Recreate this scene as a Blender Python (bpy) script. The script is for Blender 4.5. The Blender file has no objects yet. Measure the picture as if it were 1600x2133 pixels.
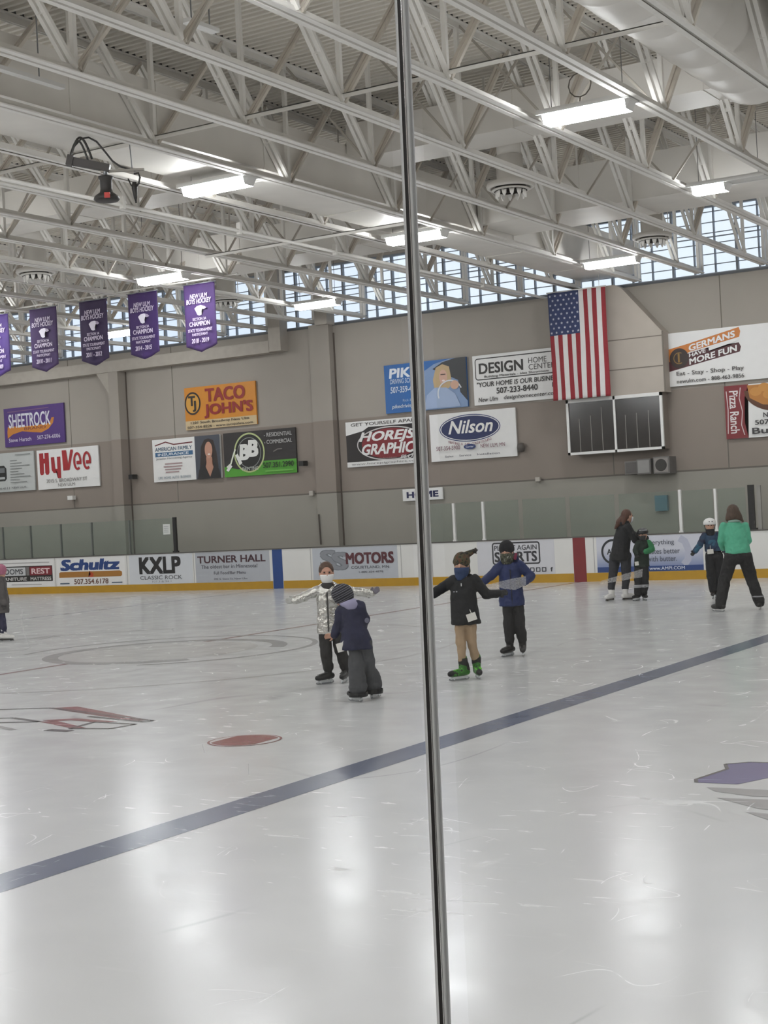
import bpy, bmesh, math, random
from mathutils import Vector, Matrix
random.seed(11)
SC = bpy.context.scene
COL = SC.collection

# ------------------------------------------------------------------ camera, sky, exposure
YAW, PITCH, ROLL = 0.5486745, 0.00095438, 0.0515938
CAM = Vector((14.1858, 0.0, 1.78318))
_f = Vector((-math.sin(YAW)*math.cos(PITCH), math.cos(YAW)*math.cos(PITCH), math.sin(PITCH)))
_r = Vector((math.cos(YAW), math.sin(YAW), 0))
_u = _r.cross(_f)
_r2 = math.cos(ROLL)*_r - math.sin(ROLL)*_u
_u2 = math.sin(ROLL)*_r + math.cos(ROLL)*_u
cd = bpy.data.cameras.new('camera')
cam = bpy.data.objects.new('camera', cd); COL.objects.link(cam)
_m = Matrix((_r2, _u2, -_f)).transposed().to_4x4(); _m.translation = CAM
cam.matrix_world = _m
cd.sensor_fit = 'HORIZONTAL'; cd.sensor_width = 36.0
cd.lens = 3150.824/1600*36.0
cd.clip_start = 0.05; cd.clip_end = 300
SC.camera = cam

LAMP_POWER = 57.0          # strength of the lit lamp lenses
SKY_POWER = 1.25
EXPOSURE = 0.0
w = bpy.data.worlds.new('overcast_sky'); SC.world = w; w.use_nodes = True
nt = w.node_tree; nt.nodes.clear()
wo = nt.nodes.new('ShaderNodeOutputWorld'); wb = nt.nodes.new('ShaderNodeBackground')
tc = nt.nodes.new('ShaderNodeTexCoord'); nz = nt.nodes.new('ShaderNodeTexNoise'); rp = nt.nodes.new('ShaderNodeValToRGB')
nz.inputs['Scale'].default_value = 3.0; nz.inputs['Detail'].default_value = 5
rp.color_ramp.elements[0].position = .35; rp.color_ramp.elements[0].color = (.80, .87, 1.0, 1)
rp.color_ramp.elements[1].position = .65; rp.color_ramp.elements[1].color = (.92, .96, 1.0, 1)
nt.links.new(tc.outputs['Generated'], nz.inputs['Vector']); nt.links.new(nz.outputs['Fac'], rp.inputs['Fac'])
nt.links.new(rp.outputs['Color'], wb.inputs['Color']); wb.inputs['Strength'].default_value = SKY_POWER
nt.links.new(wb.outputs['Background'], wo.inputs['Surface'])
cy = SC.cycles
cy.max_bounces = 7; cy.diffuse_bounces = 4; cy.glossy_bounces = 3; cy.transmission_bounces = 4; cy.transparent_max_bounces = 10
cy.caustics_reflective = False; cy.caustics_refractive = False; cy.use_adaptive_sampling = True; cy.adaptive_threshold = .05; cy.sample_clamp_indirect = 8.
vs = SC.view_settings
vs.view_transform = 'Standard'; vs.look = 'None'; vs.gamma = 1.0; vs.exposure = EXPOSURE; vs.use_curve_mapping = False

# ------------------------------------------------------------------ materials
def lin(h):
    h = h.lstrip('#'); o = []
    for i in (0, 2, 4):
        c = int(h[i:i+2], 16)/255
        o.append(c/12.92 if c <= .04045 else ((c+.055)/1.055)**2.4)
    return o
MATS = {}
def M(hexc, rough=.6, metal=0., var=.05, scale=6., bump=0., bscale=30., emit=0., stretch=None, spec=None):
    key = (hexc, rough, metal, var, scale, bump, bscale, emit, stretch, spec)
    if key in MATS: return MATS[key]
    m = bpy.data.materials.new('mat_'+hexc.strip('#')); MATS[key] = m
    m.use_nodes = True; t = m.node_tree; b = t.nodes['Principled BSDF']
    c = lin(hexc)
    co = t.nodes.new('ShaderNodeTexCoord'); n = t.nodes.new('ShaderNodeTexNoise')
    n.inputs['Scale'].default_value = scale; n.inputs['Detail'].default_value = 4
    src = co.outputs['Object']
    if stretch:
        mp = t.nodes.new('ShaderNodeMapping'); mp.inputs['Scale'].default_value = stretch
        t.links.new(src, mp.inputs['Vector']); src = mp.outputs['Vector']
    t.links.new(src, n.inputs['Vector'])
    r = t.nodes.new('ShaderNodeValToRGB')
    r.color_ramp.elements[0].position = .3; r.color_ramp.elements[0].color = [min(1, x*(1-var)) for x in c]+[1]
    r.color_ramp.elements[1].position = .7; r.color_ramp.elements[1].color = [min(1, x*(1+var)) for x in c]+[1]
    t.links.new(n.outputs['Fac'], r.inputs['Fac']); t.links.new(r.outputs['Color'], b.inputs['Base Color'])
    b.inputs['Roughness'].default_value = rough; b.inputs['Metallic'].default_value = metal
    if spec is not None: b.inputs['Specular IOR Level'].default_value = spec
    if bump:
        n2 = t.nodes.new('ShaderNodeTexNoise'); n2.inputs['Scale'].default_value = bscale; n2.inputs['Detail'].default_value = 3
        bp = t.nodes.new('ShaderNodeBump'); bp.inputs['Strength'].default_value = bump; bp.inputs['Distance'].default_value = .02
        t.links.new(src, n2.inputs['Vector']); t.links.new(n2.outputs['Fac'], bp.inputs['Height']); t.links.new(bp.outputs['Normal'], b.inputs['Normal'])
    if emit:
        b.inputs['Emission Color'].default_value = (.95, .975, 1, 1); b.inputs['Emission Strength'].default_value = emit
    return m

def ramp_mat(name, stops, tex='noise', scale=10., rough=.8, mapping=None, constant=True, distort=0.):
    m = bpy.data.materials.new(name); m.use_nodes = True; t = m.node_tree; b = t.nodes['Principled BSDF']
    co = t.nodes.new('ShaderNodeTexCoord'); mp = t.nodes.new('ShaderNodeMapping')
    if mapping: mp.inputs['Rotation'].default_value = mapping
    t.links.new(co.outputs['Object'], mp.inputs['Vector'])
    if tex == 'noise':
        n = t.nodes.new('ShaderNodeTexNoise'); n.inputs['Scale'].default_value = scale; n.inputs['Detail'].default_value = 2; out = n.outputs['Fac']
    else:
        n = t.nodes.new('ShaderNodeTexWave'); n.inputs['Scale'].default_value = scale; n.inputs['Distortion'].default_value = distort; n.bands_direction = 'Z'; out = n.outputs['Fac']
    t.links.new(mp.outputs['Vector'], n.inputs['Vector'])
    r = t.nodes.new('ShaderNodeValToRGB'); cr = r.color_ramp
    if constant: cr.interpolation = 'CONSTANT'
    while len(cr.elements) < len(stops): cr.elements.new(.5)
    for e, (p_, h) in zip(cr.elements, stops): e.position = p_; e.color = lin(h)+[1]
    t.links.new(out, r.inputs['Fac']); t.links.new(r.outputs['Color'], b.inputs['Base Color']); b.inputs['Roughness'].default_value = rough
    return m

# ------------------------------------------------------------------ mesh helpers
def bx(bm, x0, x1, y0, y1, z0, z1, mi=0):
    v = [bm.verts.new(c) for c in ((x0,y0,z0),(x1,y0,z0),(x1,y1,z0),(x0,y1,z0),(x0,y0,z1),(x1,y0,z1),(x1,y1,z1),(x0,y1,z1))]
    for f in ((3,2,1,0),(4,5,6,7),(0,1,5,4),(1,2,6,5),(2,3,7,6),(3,0,4,7)):
        fc = bm.faces.new([v[i] for i in f]); fc.material_index = mi
def bar(bm, a, b, wx, wy, up=Vector((0,0,1)), mi=0):
    """rectangular bar from a to b; wx across, wy along 'up'-ish"""
    a = Vector(a); b = Vector(b); d = (b-a).normalized()
    s = d.cross(up)
    if s.length < 1e-4: s = d.cross(Vector((1,0,0)))
    s.normalize(); u = s.cross(d).normalized()
    q = []
    for p_ in (a, b):
        q.append([bm.verts.new(p_+s*(i*wx/2)+u*(j*wy/2)) for i, j in ((-1,-1),(1,-1),(1,1),(-1,1))])
    for i in range(4): bm.faces.new((q[0][i], q[0][(i+1)%4], q[1][(i+1)%4], q[1][i])).material_index = mi
    bm.faces.new(q[0][::-1]).material_index = mi; bm.faces.new(q[1]).material_index = mi
def ring(c, ax, bx_, n):
    return [c+ax*math.cos(2*math.pi*i/n)+bx_*math.sin(2*math.pi*i/n) for i in range(n)]
def skin_rings(bm, rings, cap=True, mi=0):
    vv = [[bm.verts.new(p_) for p_ in r] for r in rings]; n = len(vv[0])
    for a, b in zip(vv, vv[1:]):
        for i in range(n): bm.faces.new((a[i], a[(i+1)%n], b[(i+1)%n], b[i])).material_index = mi
    if cap:
        bm.faces.new(vv[0][::-1]).material_index = mi; bm.faces.new(vv[-1]).material_index = mi
def tube(bm, pts, r, n=8, mi=0):
    pts = [Vector(p_) for p_ in pts]; rs = []
    up = Vector((0,0,1))
    for i, p_ in enumerate(pts):
        d = (pts[min(i+1, len(pts)-1)]-pts[max(i-1, 0)]).normalized()
        s = d.cross(up)
        if s.length < .05: s = d.cross(Vector((0,1,0)))
        s.normalize(); u = s.cross(d)
        rr = r[i] if isinstance(r, (list, tuple)) else r
        rs.append(ring(p_, s*rr, u*rr, n))
    skin_rings(bm, rs, True, mi)
def lathe(bm, prof, n=32, c=(0,0,0), mi=0, cap=True):
    c = Vector(c)
    skin_rings(bm, [ring(c+Vector((0,0,z)), Vector((r,0,0)), Vector((0,r,0)), n) for r, z in prof], cap, mi)
def obj(name, bm, mats, parent=None, smooth=False, loc=None):
    bmesh.ops.recalc_face_normals(bm, faces=bm.faces[:])
    me = bpy.data.meshes.new(name); bm.to_mesh(me); bm.free()
    return mobj(name, me, mats, parent, smooth, loc)
def mobj(name, me, mats, parent=None, smooth=False, loc=None):
    o = bpy.data.objects.new(name, me); COL.objects.link(o)
    for m in (mats if isinstance(mats, (list, tuple)) else [mats]): me.materials.append(m)
    if smooth:
        for p_ in me.polygons: p_.use_smooth = True
    if parent is not None: o.parent = parent
    if loc is not None: o.location = loc
    return o
def empty(name, label, cat, loc=(0,0,0), rz=0., group=None):
    o = bpy.data.objects.new(name, None); COL.objects.link(o); o.location = loc; o.rotation_euler = (0, 0, rz)
    o.empty_display_size = .1
    return tag(o, label, cat, group)
def tag(o, label, cat, group=None, kind=None):
    o['label'] = label; o['category'] = cat
    if group: o['group'] = group
    if kind: o['kind'] = kind
    return o
def struct(o, label, cat):
    return tag(o, label, cat, None, 'structure')
def copy_tree(o, parent=None):
    c = o.copy(); COL.objects.link(c)
    if parent is not None: c.parent = parent
    for ch in list(o.children): copy_tree(ch, c)
    return c

# ------------------------------------------------------------------ the rink in metres: X along the far boards, Y across the ice, Z up
YB = 31.6135          # ice-side face of the far boards
HB = 1.019            # height of the boards
YW = 33.40            # far wall
ZS = 6.84             # sill of the clerestory windows, level of the joists' bottom chords
ZC = 6.93             # centre of bottom chords
ZT = 8.70             # centre of top chords
JX = [1.06+1.513*n for n in range(-14, 6)]
XL, XR, YN = -32., 26., -6.

PAINT = M('#f0ede7', .55, var=.03)
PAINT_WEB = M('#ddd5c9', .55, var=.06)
DUCT = M('#e9e5de', .5, var=.04, scale=2)
WHITE = M('#e6e5e2', .45, var=.02)
BLACK = M('#0f0f10', .5, var=.15)
GREYMETAL = M('#8d9094', .35, .7)

# ------------------------------------------------------------------ ice
def ice_mat(name, base, amt=1.0):
    m = bpy.data.materials.new(name); m.use_nodes = True; t = m.node_tree; b = t.nodes['Principled BSDF']
    N = t.nodes.new; L = t.links.new
    co = N('ShaderNodeTexCoord')
    def noise(scale, detail=2., dist=0., stretch=None, rot=0.):
        n = N('ShaderNodeTexNoise'); n.inputs['Scale'].default_value = scale; n.inputs['Detail'].default_value = detail; n.inputs['Distortion'].default_value = dist
        mp = N('ShaderNodeMapping')
        if stretch: mp.inputs['Scale'].default_value = stretch
        mp.inputs['Rotation'].default_value = (0, 0, rot)
        L(co.outputs['Object'], mp.inputs['Vector']); L(mp.outputs['Vector'], n.inputs['Vector'])
        return n.outputs['Fac']
    def math_(op, a, b_=None):
        q = N('ShaderNodeMath'); q.operation = op
        for i, x in enumerate((a, b_)):
            if x is None: continue
            if isinstance(x, (int, float)): q.inputs[i].default_value = x
            else: L(x, q.inputs[i])
        return q.outputs[0]
    def ramp(fac, p0, p1, v0=0., v1=1.):
        r = N('ShaderNodeMapRange'); r.inputs['From Min'].default_value = p0; r.inputs['From Max'].default_value = p1
        r.inputs['To Min'].default_value = v0; r.inputs['To Max'].default_value = v1; r.clamp = True
        L(fac, r.inputs['Value']); return r.outputs['Result']
    def lines(scale, width, stretch=None, rot=0., dist=0.):        # thin curved cuts: iso-lines of a noise
        d = math_('ABSOLUTE', math_('SUBTRACT', noise(scale, 1., dist, stretch, rot), .5))
        return ramp(d, 0., width, 1., 0.)
    patch = ramp(noise(.22, 3.), .50, .66)
    cuts = math_('MAXIMUM', lines(1.1, .0035, (1, .5, 1), .3), lines(1.5, .003, (1, .3, 1), 1.1))
    cuts = math_('MAXIMUM', cuts, lines(2.6, .004, (.35, 1, 1), .55))
    brk = ramp(noise(2.2, 3.), .54, .66)
    cuts = math_('MULTIPLY', math_('MULTIPLY', cuts, brk), ramp(noise(.15, 2.), .40, .55, .25, 1.))
    snow = ramp(noise(14., 5., .6, (.22, 1, 1), .55), .62, .72)
    snow = math_('MULTIPLY', snow, patch)
    white = math_('MAXIMUM', cuts, math_('MULTIPLY', snow, .75))
    dark = math_('MULTIPLY', lines(.33, .004, (1, .5, 1), -.5), ramp(noise(.6, 2.), .5, .62))
    c1 = N('ShaderNodeMix'); c1.data_type = 'RGBA'
    c0 = N('ShaderNodeMix'); c0.data_type = 'RGBA'
    c0.inputs['A'].default_value = [x*.975 for x in base]+[1]; c0.inputs['B'].default_value = [min(1, x*1.015) for x in base]+[1]
    L(ramp(noise(.9, 4.), .35, .65), c0.inputs['Factor'])
    cd_ = N('ShaderNodeMix'); cd_.data_type = 'RGBA'; cd_.inputs['B'].default_value = [x*.62 for x in base]+[1]
    L(math_('MULTIPLY', dark, .6*amt), cd_.inputs['Factor']); L(c0.outputs['Result'], cd_.inputs['A'])
    c1.inputs['B'].default_value = (.86, .86, .86, 1)
    L(math_('MULTIPLY', white, .45*amt), c1.inputs['Factor']); L(cd_.outputs['Result'], c1.inputs['A'])
    L(c1.outputs['Result'], b.inputs['Base Color'])
    rg = math_('ADD', ramp(noise(2.5, 4.), .3, .7, .17, .25), math_('MULTIPLY', white, .3))
    L(rg, b.inputs['Roughness'])
    b.inputs['IOR'].default_value = 1.31; b.inputs['Specular IOR Level'].default_value = .38
    bp = N('ShaderNodeBump'); bp.inputs['Strength'].default_value = .05; bp.inputs['Distance'].default_value = .01
    hgt = math_('ADD', math_('MULTIPLY', noise(7., 3., 0., (.5, 1, 1), .55), .5), white)
    L(hgt, bp.inputs['Height']); L(bp.outputs['Normal'], b.inputs['Normal'])
    return m
bm = bmesh.new()
ICE = [ice_mat('ice', (.60, .60, .60)), ice_mat('ice_blue_line', (.145, .16, .215), .55), ice_mat('ice_red', (.27, .105, .105), .5),
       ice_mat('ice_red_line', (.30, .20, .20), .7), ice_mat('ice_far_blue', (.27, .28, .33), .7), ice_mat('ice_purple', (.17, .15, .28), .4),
       ice_mat('ice_grey', (.36, .35, .35), .6), ice_mat('ice_print', (.55, .54, .53), .9), ice_mat('ice_outline', (.13, .12, .12), .4)]
def quad(pts, z, mi):
    f = bm.faces.new([bm.verts.new((x, y, z)) for x, y in pts]); f.material_index = mi
quad([(XL, 1.15), (XR, 1.15), (XR, YB), (XL, YB)], 0, 0)
def strip(x0, x1, y0, y1, mi, z=.0012): quad([(x0, y0), (x1, y0), (x1, y1), (x0, y1)], z, mi)
LB = 8.40991
strip(LB-.1525, LB+.1525, 1.2, YB-.01, 1)
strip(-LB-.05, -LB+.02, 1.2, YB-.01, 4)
strip(-.055, .055, 1.2, YB-.01, 3)
def ringmark(cx, cy, r0, r1, mi, z=.0016, a0=0., a1=360., n=72):
    pts = []
    for i in range(n+1):
        a = math.radians(a0+(a1-a0)*i/n); pts.append((math.cos(a), math.sin(a)))
    for p_, q in zip(pts, pts[1:]):
        quad([(cx+r0*p_[0], cy+r0*p_[1]), (cx+r1*p_[0], cy+r1*p_[1]), (cx+r1*q[0], cy+r1*q[1]), (cx+r0*q[0], cy+r0*q[1])], z, mi)
def disc(cx, cy, r, mi, z=.0014, n=48):
    quad([(cx+r*math.cos(2*math.pi*i/n), cy+r*math.sin(2*math.pi*i/n)) for i in range(n)], z, mi)
def seg(cx, cy, r, a0, a1, mi, z):
    n = 24
    quad([(cx+r*math.cos(math.radians(a0+(a1-a0)*i/n)), cy+r*math.sin(math.radians(a0+(a1-a0)*i/n))) for i in range(n+1)], z, mi)
# neutral-zone spot: red disc with a thin ring and two white side segments
DX, DY = LB-.1525-1.524, 9.843
disc(DX, DY, .305, 2); disc(DX, DY, .285, 0, .0020)
n = 24; pts = []
for a in range(-52, 53, 4): pts.append((DX+.272*math.sin(math.radians(a)), DY+.272*math.cos(math.radians(a))))
for a in range(128, 233, 4): pts.append((DX+.272*math.sin(math.radians(a)), DY+.272*math.cos(math.radians(a))))
quad(pts, .0026, 2)
# centre-ice circle and print
ringmark(0, YB-15.25, 4.54, 4.60, 7)
ringmark(.3, YB-15.0, 1.50, 1.72, 6, .0018, 20, 320); ringmark(.2, YB-14.9, 2.10, 2.18, 6, .0018, -60, 200)
disc(.25, YB-15.1, 1.4, 7, .0013)
# printed chevron logo left of the spot, outlined in dark grey, and its red stripes
def poly(pts, mi, z=.0016): quad(pts, z, mi)
def outline(pts, wd, mi, z=.002, closed=True):
    P = pts+[pts[0]] if closed else pts
    for a, b in zip(P, P[1:]):
        d = Vector((b[0]-a[0], b[1]-a[1])); d.normalize(); s = Vector((-d.y, d.x))*wd/2
        quad([(a[0]-s.x, a[1]-s.y), (b[0]-s.x, b[1]-s.y), (b[0]+s.x, b[1]+s.y), (a[0]+s.x, a[1]+s.y)], z, mi)
poly([(3.30, 11.17), (3.52, 11.34), (5.05, 10.66), (4.88, 10.60)], 2)
poly([(3.90, 10.45), (4.18, 10.62), (4.78, 10.52), (4.62, 10.44), (4.22, 10.50), (4.06, 10.40)], 2)
poly([(3.95, 10.36), (4.10, 10.44), (4.75, 10.13), (4.62, 10.08)], 2)
outline([(2.2, 10.75), (3.30, 11.19), (5.10, 10.64), (5.06, 10.56), (4.20, 10.76)], .05, 8, .0022, False)
outline([(4.55, 10.46), (5.08, 10.42), (5.03, 10.14), (4.62, 10.06)], .05, 8)
outline([(2.9, 10.30), (3.45, 10.52), (3.95, 10.36), (3.4, 10.16)], .06, 8)
outline([(2.5, 10.1), (3.75, 10.02), (4.1, 9.88)], .07, 6, .002, False)
outline([(4.45, 9.95), (4.75, 9.93)], .10, 8, .002, False)
# purple and grey bird-head logo at the right
poly([(10.84, 9.05), (10.80, 9.15), (10.87, 9.55), (10.80, 9.72), (10.93, 9.83), (11.30, 9.86), (11.7, 9.62), (12.3, 9.3), (12.0, 9.05), (11.5, 8.98), (11.33, 9.0), (11.22, 9.33), (11.1, 9.06)], 5)
outline([(10.84, 9.05), (10.80, 9.15), (10.87, 9.55), (10.80, 9.72), (10.93, 9.83), (11.30, 9.86), (11.7, 9.62)], .025, 8, .0024, False)
poly([(10.95, 8.92), (11.9, 8.95), (12.2, 8.8), (11.3, 8.72), (11.05, 8.80)], 6)
poly([(11.12, 8.62), (12.0, 8.70), (12.2, 8.3), (11.45, 8.38)], 6)
poly([(11.40, 8.28), (12.2, 8.2), (12.4, 7.8), (11.62, 8.08)], 6)
ice = obj('floor', bm, ICE)
struct(ice, 'white rink ice with painted lines and skate cuts', 'ice')
bm = bmesh.new(); bx(bm, XL, XR, YB+.05, YW+.3, -.2, 0.); bx(bm, XL, XR, YN, 1.0, -.2, 0.)
struct(obj('floor', bm, M('#8a8884', .8)), 'grey floor behind the boards', 'floor')

# ------------------------------------------------------------------ walls
def wall_mat():
    m = bpy.data.materials.new('wall_paint'); m.use_nodes = True; t = m.node_tree; b = t.nodes['Principled BSDF']
    g = t.nodes.new('ShaderNodeTexCoord'); s = t.nodes.new('ShaderNodeSeparateXYZ'); t.links.new(g.outputs['Object'], s.inputs[0])
    mr = t.nodes.new('ShaderNodeMapRange'); mr.inputs['From Max'].default_value = 10.; t.links.new(s.outputs['Z'], mr.inputs['Value'])
    r = t.nodes.new('ShaderNodeValToRGB'); cr = r.color_ramp; cr.interpolation = 'CONSTANT'
    st = [(0, '#9f9b92'), (.2375, '#6f6862'), (.2405, '#948980'), (.428, '#a69f96')]
    while len(cr.elements) < 4: cr.elements.new(.5)
    for e, (p_, h) in zip(cr.elements, st): e.position = p_; e.color = lin(h)+[1]
    t.links.new(mr.outputs['Result'], r.inputs['Fac'])
    n = t.nodes.new('ShaderNodeTexNoise'); n.inputs['Scale'].default_value = 1.3; n.inputs['Detail'].default_value = 6; t.links.new(g.outputs['Object'], n.inputs['Vector'])
    mx = t.nodes.new('ShaderNodeMix'); mx.data_type = 'RGBA'; mx.blend_type = 'MULTIPLY'; mx.inputs['Factor'].default_value = .12
    t.links.new(r.outputs['Color'], mx.inputs['A']); t.links.new(n.outputs['Fac'], mx.inputs['B'])
    t.links.new(mx.outputs['Result'], b.inputs['Base Color']); b.inputs['Roughness'].default_value = .85
    return m
WALLM = wall_mat()
WX0, WX1 = JX[0]-1.513, JX[-1]+1.513
bm = bmesh.new()
bx(bm, XL, XR, YW, YW+.3, 0, ZS)
bx(bm, XL, XR, YW, YW+.3, 8.42, 9.1)
bx(bm, XL, WX0, YW, YW+.3, ZS, 8.42); bx(bm, WX1, XR, YW, YW+.3, ZS, 8.42)
struct(obj('wall_far', bm, WALLM), 'far side wall painted in beige and taupe bands', 'wall')
for nm, a in (('wall_near', (XL, XR, YN-.3, YN, 0, 9.1)), ('wall_left', (XL-.3, XL, YN, YW+.3, 0, 9.1)), ('wall_right', (XR, XR+.3, YN, YW+.3, 0, 9.1))):
    bm = bmesh.new(); bx(bm, *a); struct(obj(nm, bm, WALLM), 'plain beige painted '+nm.replace('_', ' ')+' outside the picture', 'wall')
# thin vertical joints between wall panels
SEAM = M('#6f6962', .9)
bm = bmesh.new()
for x in (-16.92, -13.0, 3.0, 0.2): bx(bm, x-.012, x+.012, YW-.004, YW, 2.4, ZS-.02)
struct(obj('trim_1', bm, SEAM), 'dark vertical joints between the wall panels', 'wall joint')
bm = bmesh.new(); bx(bm, WX0, WX1, YW-.03, YW+.0, ZS-.05, ZS+.0)
struct(obj('trim_2', bm, M('#55585c', .6)), 'dark sill line under the clerestory windows', 'sill')

# ------------------------------------------------------------------ clerestory windows, one per joist bay
FRAME = M('#868e97', .5)
gm = bpy.data.materials.new('window_glass'); gm.use_nodes = True; t = gm.node_tree; t.nodes.clear()
o_ = t.nodes.new('ShaderNodeOutputMaterial'); mx = t.nodes.new('ShaderNodeMixShader'); tr = t.nodes.new('ShaderNodeBsdfTransparent'); gl = t.nodes.new('ShaderNodeBsdfGlossy')
gn = t.nodes.new('ShaderNodeTexNoise'); gn.inputs['Scale'].default_value = 1.5; gr = t.nodes.new('ShaderNodeValToRGB')
gr.color_ramp.elements[0].color = (.86, .92, .98, 1); gr.color_ramp.elements[1].color = (.95, .97, 1, 1); t.links.new(gn.outputs['Fac'], gr.inputs['Fac']); t.links.new(gr.outputs['Color'], tr.inputs['Color'])
mx.inputs[0].default_value = .05; t.links.new(tr.outputs[0], mx.inputs[1]); t.links.new(gl.outputs[0], mx.inputs[2]); t.links.new(mx.outputs[0], o_.inputs['Surface'])
WINGLASS = gm
wm = bmesh.new()
for dx, wd in ((.33, .02), (.84, .05), (1.35, .02), (0.0, .04)): bx(wm, dx-wd/2, dx+wd/2, -.02, .08, 0, 1.58)
for k in range(1, 7):
    z = .24*k - .01
    bx(wm, 0, 1.513, .0, .05, z-.008, z+.008)
bx(wm, 0, 1.513, .0, .05, .845, .867); bx(wm, 0, 1.513, -.02, .08, 1.53, 1.58); bx(wm, 0, 1.513, -.02, .08, -.001, .035)
bmesh.ops.recalc_face_normals(wm, faces=wm.faces[:]); wme = bpy.data.meshes.new('window_frame'); wm.to_mesh(wme); wm.free(); wme.materials.append(FRAME)
gb = bmesh.new(); bx(gb, 0, 1.513, .055, .065, .03, 1.55); bmesh.ops.recalc_face_normals(gb, faces=gb.faces[:]); gme = bpy.data.meshes.new('glass'); gb.to_mesh(gme); gb.free(); gme.materials.append(WINGLASS)
for i in range(len(JX)+1):
    o = bpy.data.objects.new('window_%d' % (i+1), wme); COL.objects.link(o); o.location = (WX0+1.513*i, YW+.06, ZS)
    struct(o, 'bright clerestory window bay with a grid of thin grey bars under the roof', 'window'); o['group'] = 'clerestory window bays'
    g = bpy.data.objects.new('glass', gme); COL.objects.link(g); g.parent = o

# ------------------------------------------------------------------ ceiling: corrugated roof deck, flutes along X
bm = bmesh.new()
prof = []; y = YN; pit = .152
while y < YW:
    prof += [(y, 8.752), (y+.058, 8.752), (y+.074, 8.83), (y+.136, 8.83)]; y += pit
va = [bm.verts.new((XL, y, z)) for y, z in prof]; vb = [bm.verts.new((XR, y, z)) for y, z in prof]
for i in range(len(prof)-1): bm.faces.new((va[i], va[i+1], vb[i+1], vb[i]))
bx(bm, XL-.3, XR+.3, YN-.3, YW+.3, 8.95, 9.1)
struct(obj('ceiling', bm, M('#ece6db', .6, var=.05, scale=1.2)), 'pale corrugated metal roof deck', 'ceiling')

# ------------------------------------------------------------------ steel joists
NODES = [31.85-3.17*k for k in range(12)]
def mk(fn):
    b = bmesh.new(); fn(b); bmesh.ops.recalc_face_normals(b, faces=b.faces[:]); me = bpy.data.meshes.new('steel'); b.to_mesh(me); b.free(); return me
Y0J = -5.6
def f_bot(b):
    for s in (-1, 1):
        bx(b, min(s*.02, s*.095), max(s*.02, s*.095), Y0J, YW-.02, -.05, -.036)
        bx(b, min(s*.02, s*.034), max(s*.02, s*.034), Y0J, YW-.02, -.05, .05)
        bx(b, min(s*.095, s*.085), max(s*.095, s*.085), Y0J, YW-.02, -.05, -.03)
    bx(b, -.02, .02, Y0J, YW-.02, .0, .03)
def f_top(b):
    for s in (-1, 1):
        bx(b, min(s*.02, s*.095), max(s*.02, s*.095), Y0J, YW-.02, .036, .05)
        bx(b, min(s*.02, s*.034), max(s*.02, s*.034), Y0J, YW-.02, -.05, .05)
    bx(b, -.02, .02, Y0J, YW-.02, -.02, .02)
def f_flute_shadow(b): bx(b, -.092, .092, Y0J, YW-.02, .051, .128)  # dark box that paints the gap shadow under the raised deck flutes
H = ZT-ZC
def f_d1(b):     # from the node up towards the near side: two parallel bars
    for s in (-1, 1): bar(b, (s*.045, -.03, .02), (s*.045, -1.585, H), .045, .055, Vector((1,0,0)))
    for q in (.3, .6): bar(b, (-.05, -.03-1.555*q, .02+(H-.02)*q), (.05, -.03-1.555*q, .02+(H-.02)*q), .02, .06)
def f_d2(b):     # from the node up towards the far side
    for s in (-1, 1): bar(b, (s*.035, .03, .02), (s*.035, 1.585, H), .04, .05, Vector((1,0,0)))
def f_v(b): bx(b, -.03, .03, -.03, .03, 0, H)
def f_gus(b): bx(b, -.012, .012, -.16, .16, -.01, .16)
def f_end(b):
    bx(b, -.03, .03, -.05, .05, 0, H)
    bx(b, .06, .11, -.05, .02, 0, H)
me_bot, me_top, me_flute_shadow, me_d1, me_d2, me_v, me_end = [mk(f) for f in (f_bot, f_top, f_flute_shadow, f_d1, f_d2, f_v, f_end)]
for me in (me_bot, me_top, me_d1, me_v, me_end): me.materials.append(PAINT)
me_d2.materials.append(PAINT_WEB); me_flute_shadow.materials.append(M('#1d1a17', .9))
ORD = ['', 'first', 'second', 'third', 'fourth', 'fifth', 'sixth', 'seventh', 'eighth', 'ninth', 'tenth', 'eleventh', 'twelfth', 'thirteenth', 'fourteenth', 'fifteenth', 'sixteenth', 'seventeenth', 'eighteenth', 'nineteenth', 'twentieth', 'twenty-first']
for i, x in enumerate(reversed(JX)):
    e = empty('roof_joist', 'white open-web steel roof joist, %s counted from the top right corner' % ORD[i+1], 'joist', (x, 0, ZC), 0, 'steel joists under the roof deck')
    for nm, me, loc in [('bottom_chord', me_bot, (0,0,0)), ('top_chord', me_top, (0,0,H)), ('flute_shadow', me_flute_shadow, (0,0,H)), ('end_post', me_end, (0, YW-.12, 0))]:
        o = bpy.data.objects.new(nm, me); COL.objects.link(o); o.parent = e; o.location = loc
        if nm == 'flute_shadow': o['label'] = 'dark strip standing in for shadow in the deck flutes'
    for y in NODES:
        if y < -4: continue
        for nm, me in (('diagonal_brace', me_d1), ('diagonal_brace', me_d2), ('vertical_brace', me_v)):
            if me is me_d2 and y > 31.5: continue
            o = bpy.data.objects.new(nm, me); COL.objects.link(o); o.parent = e; o.location = (0, y, 0)
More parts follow.
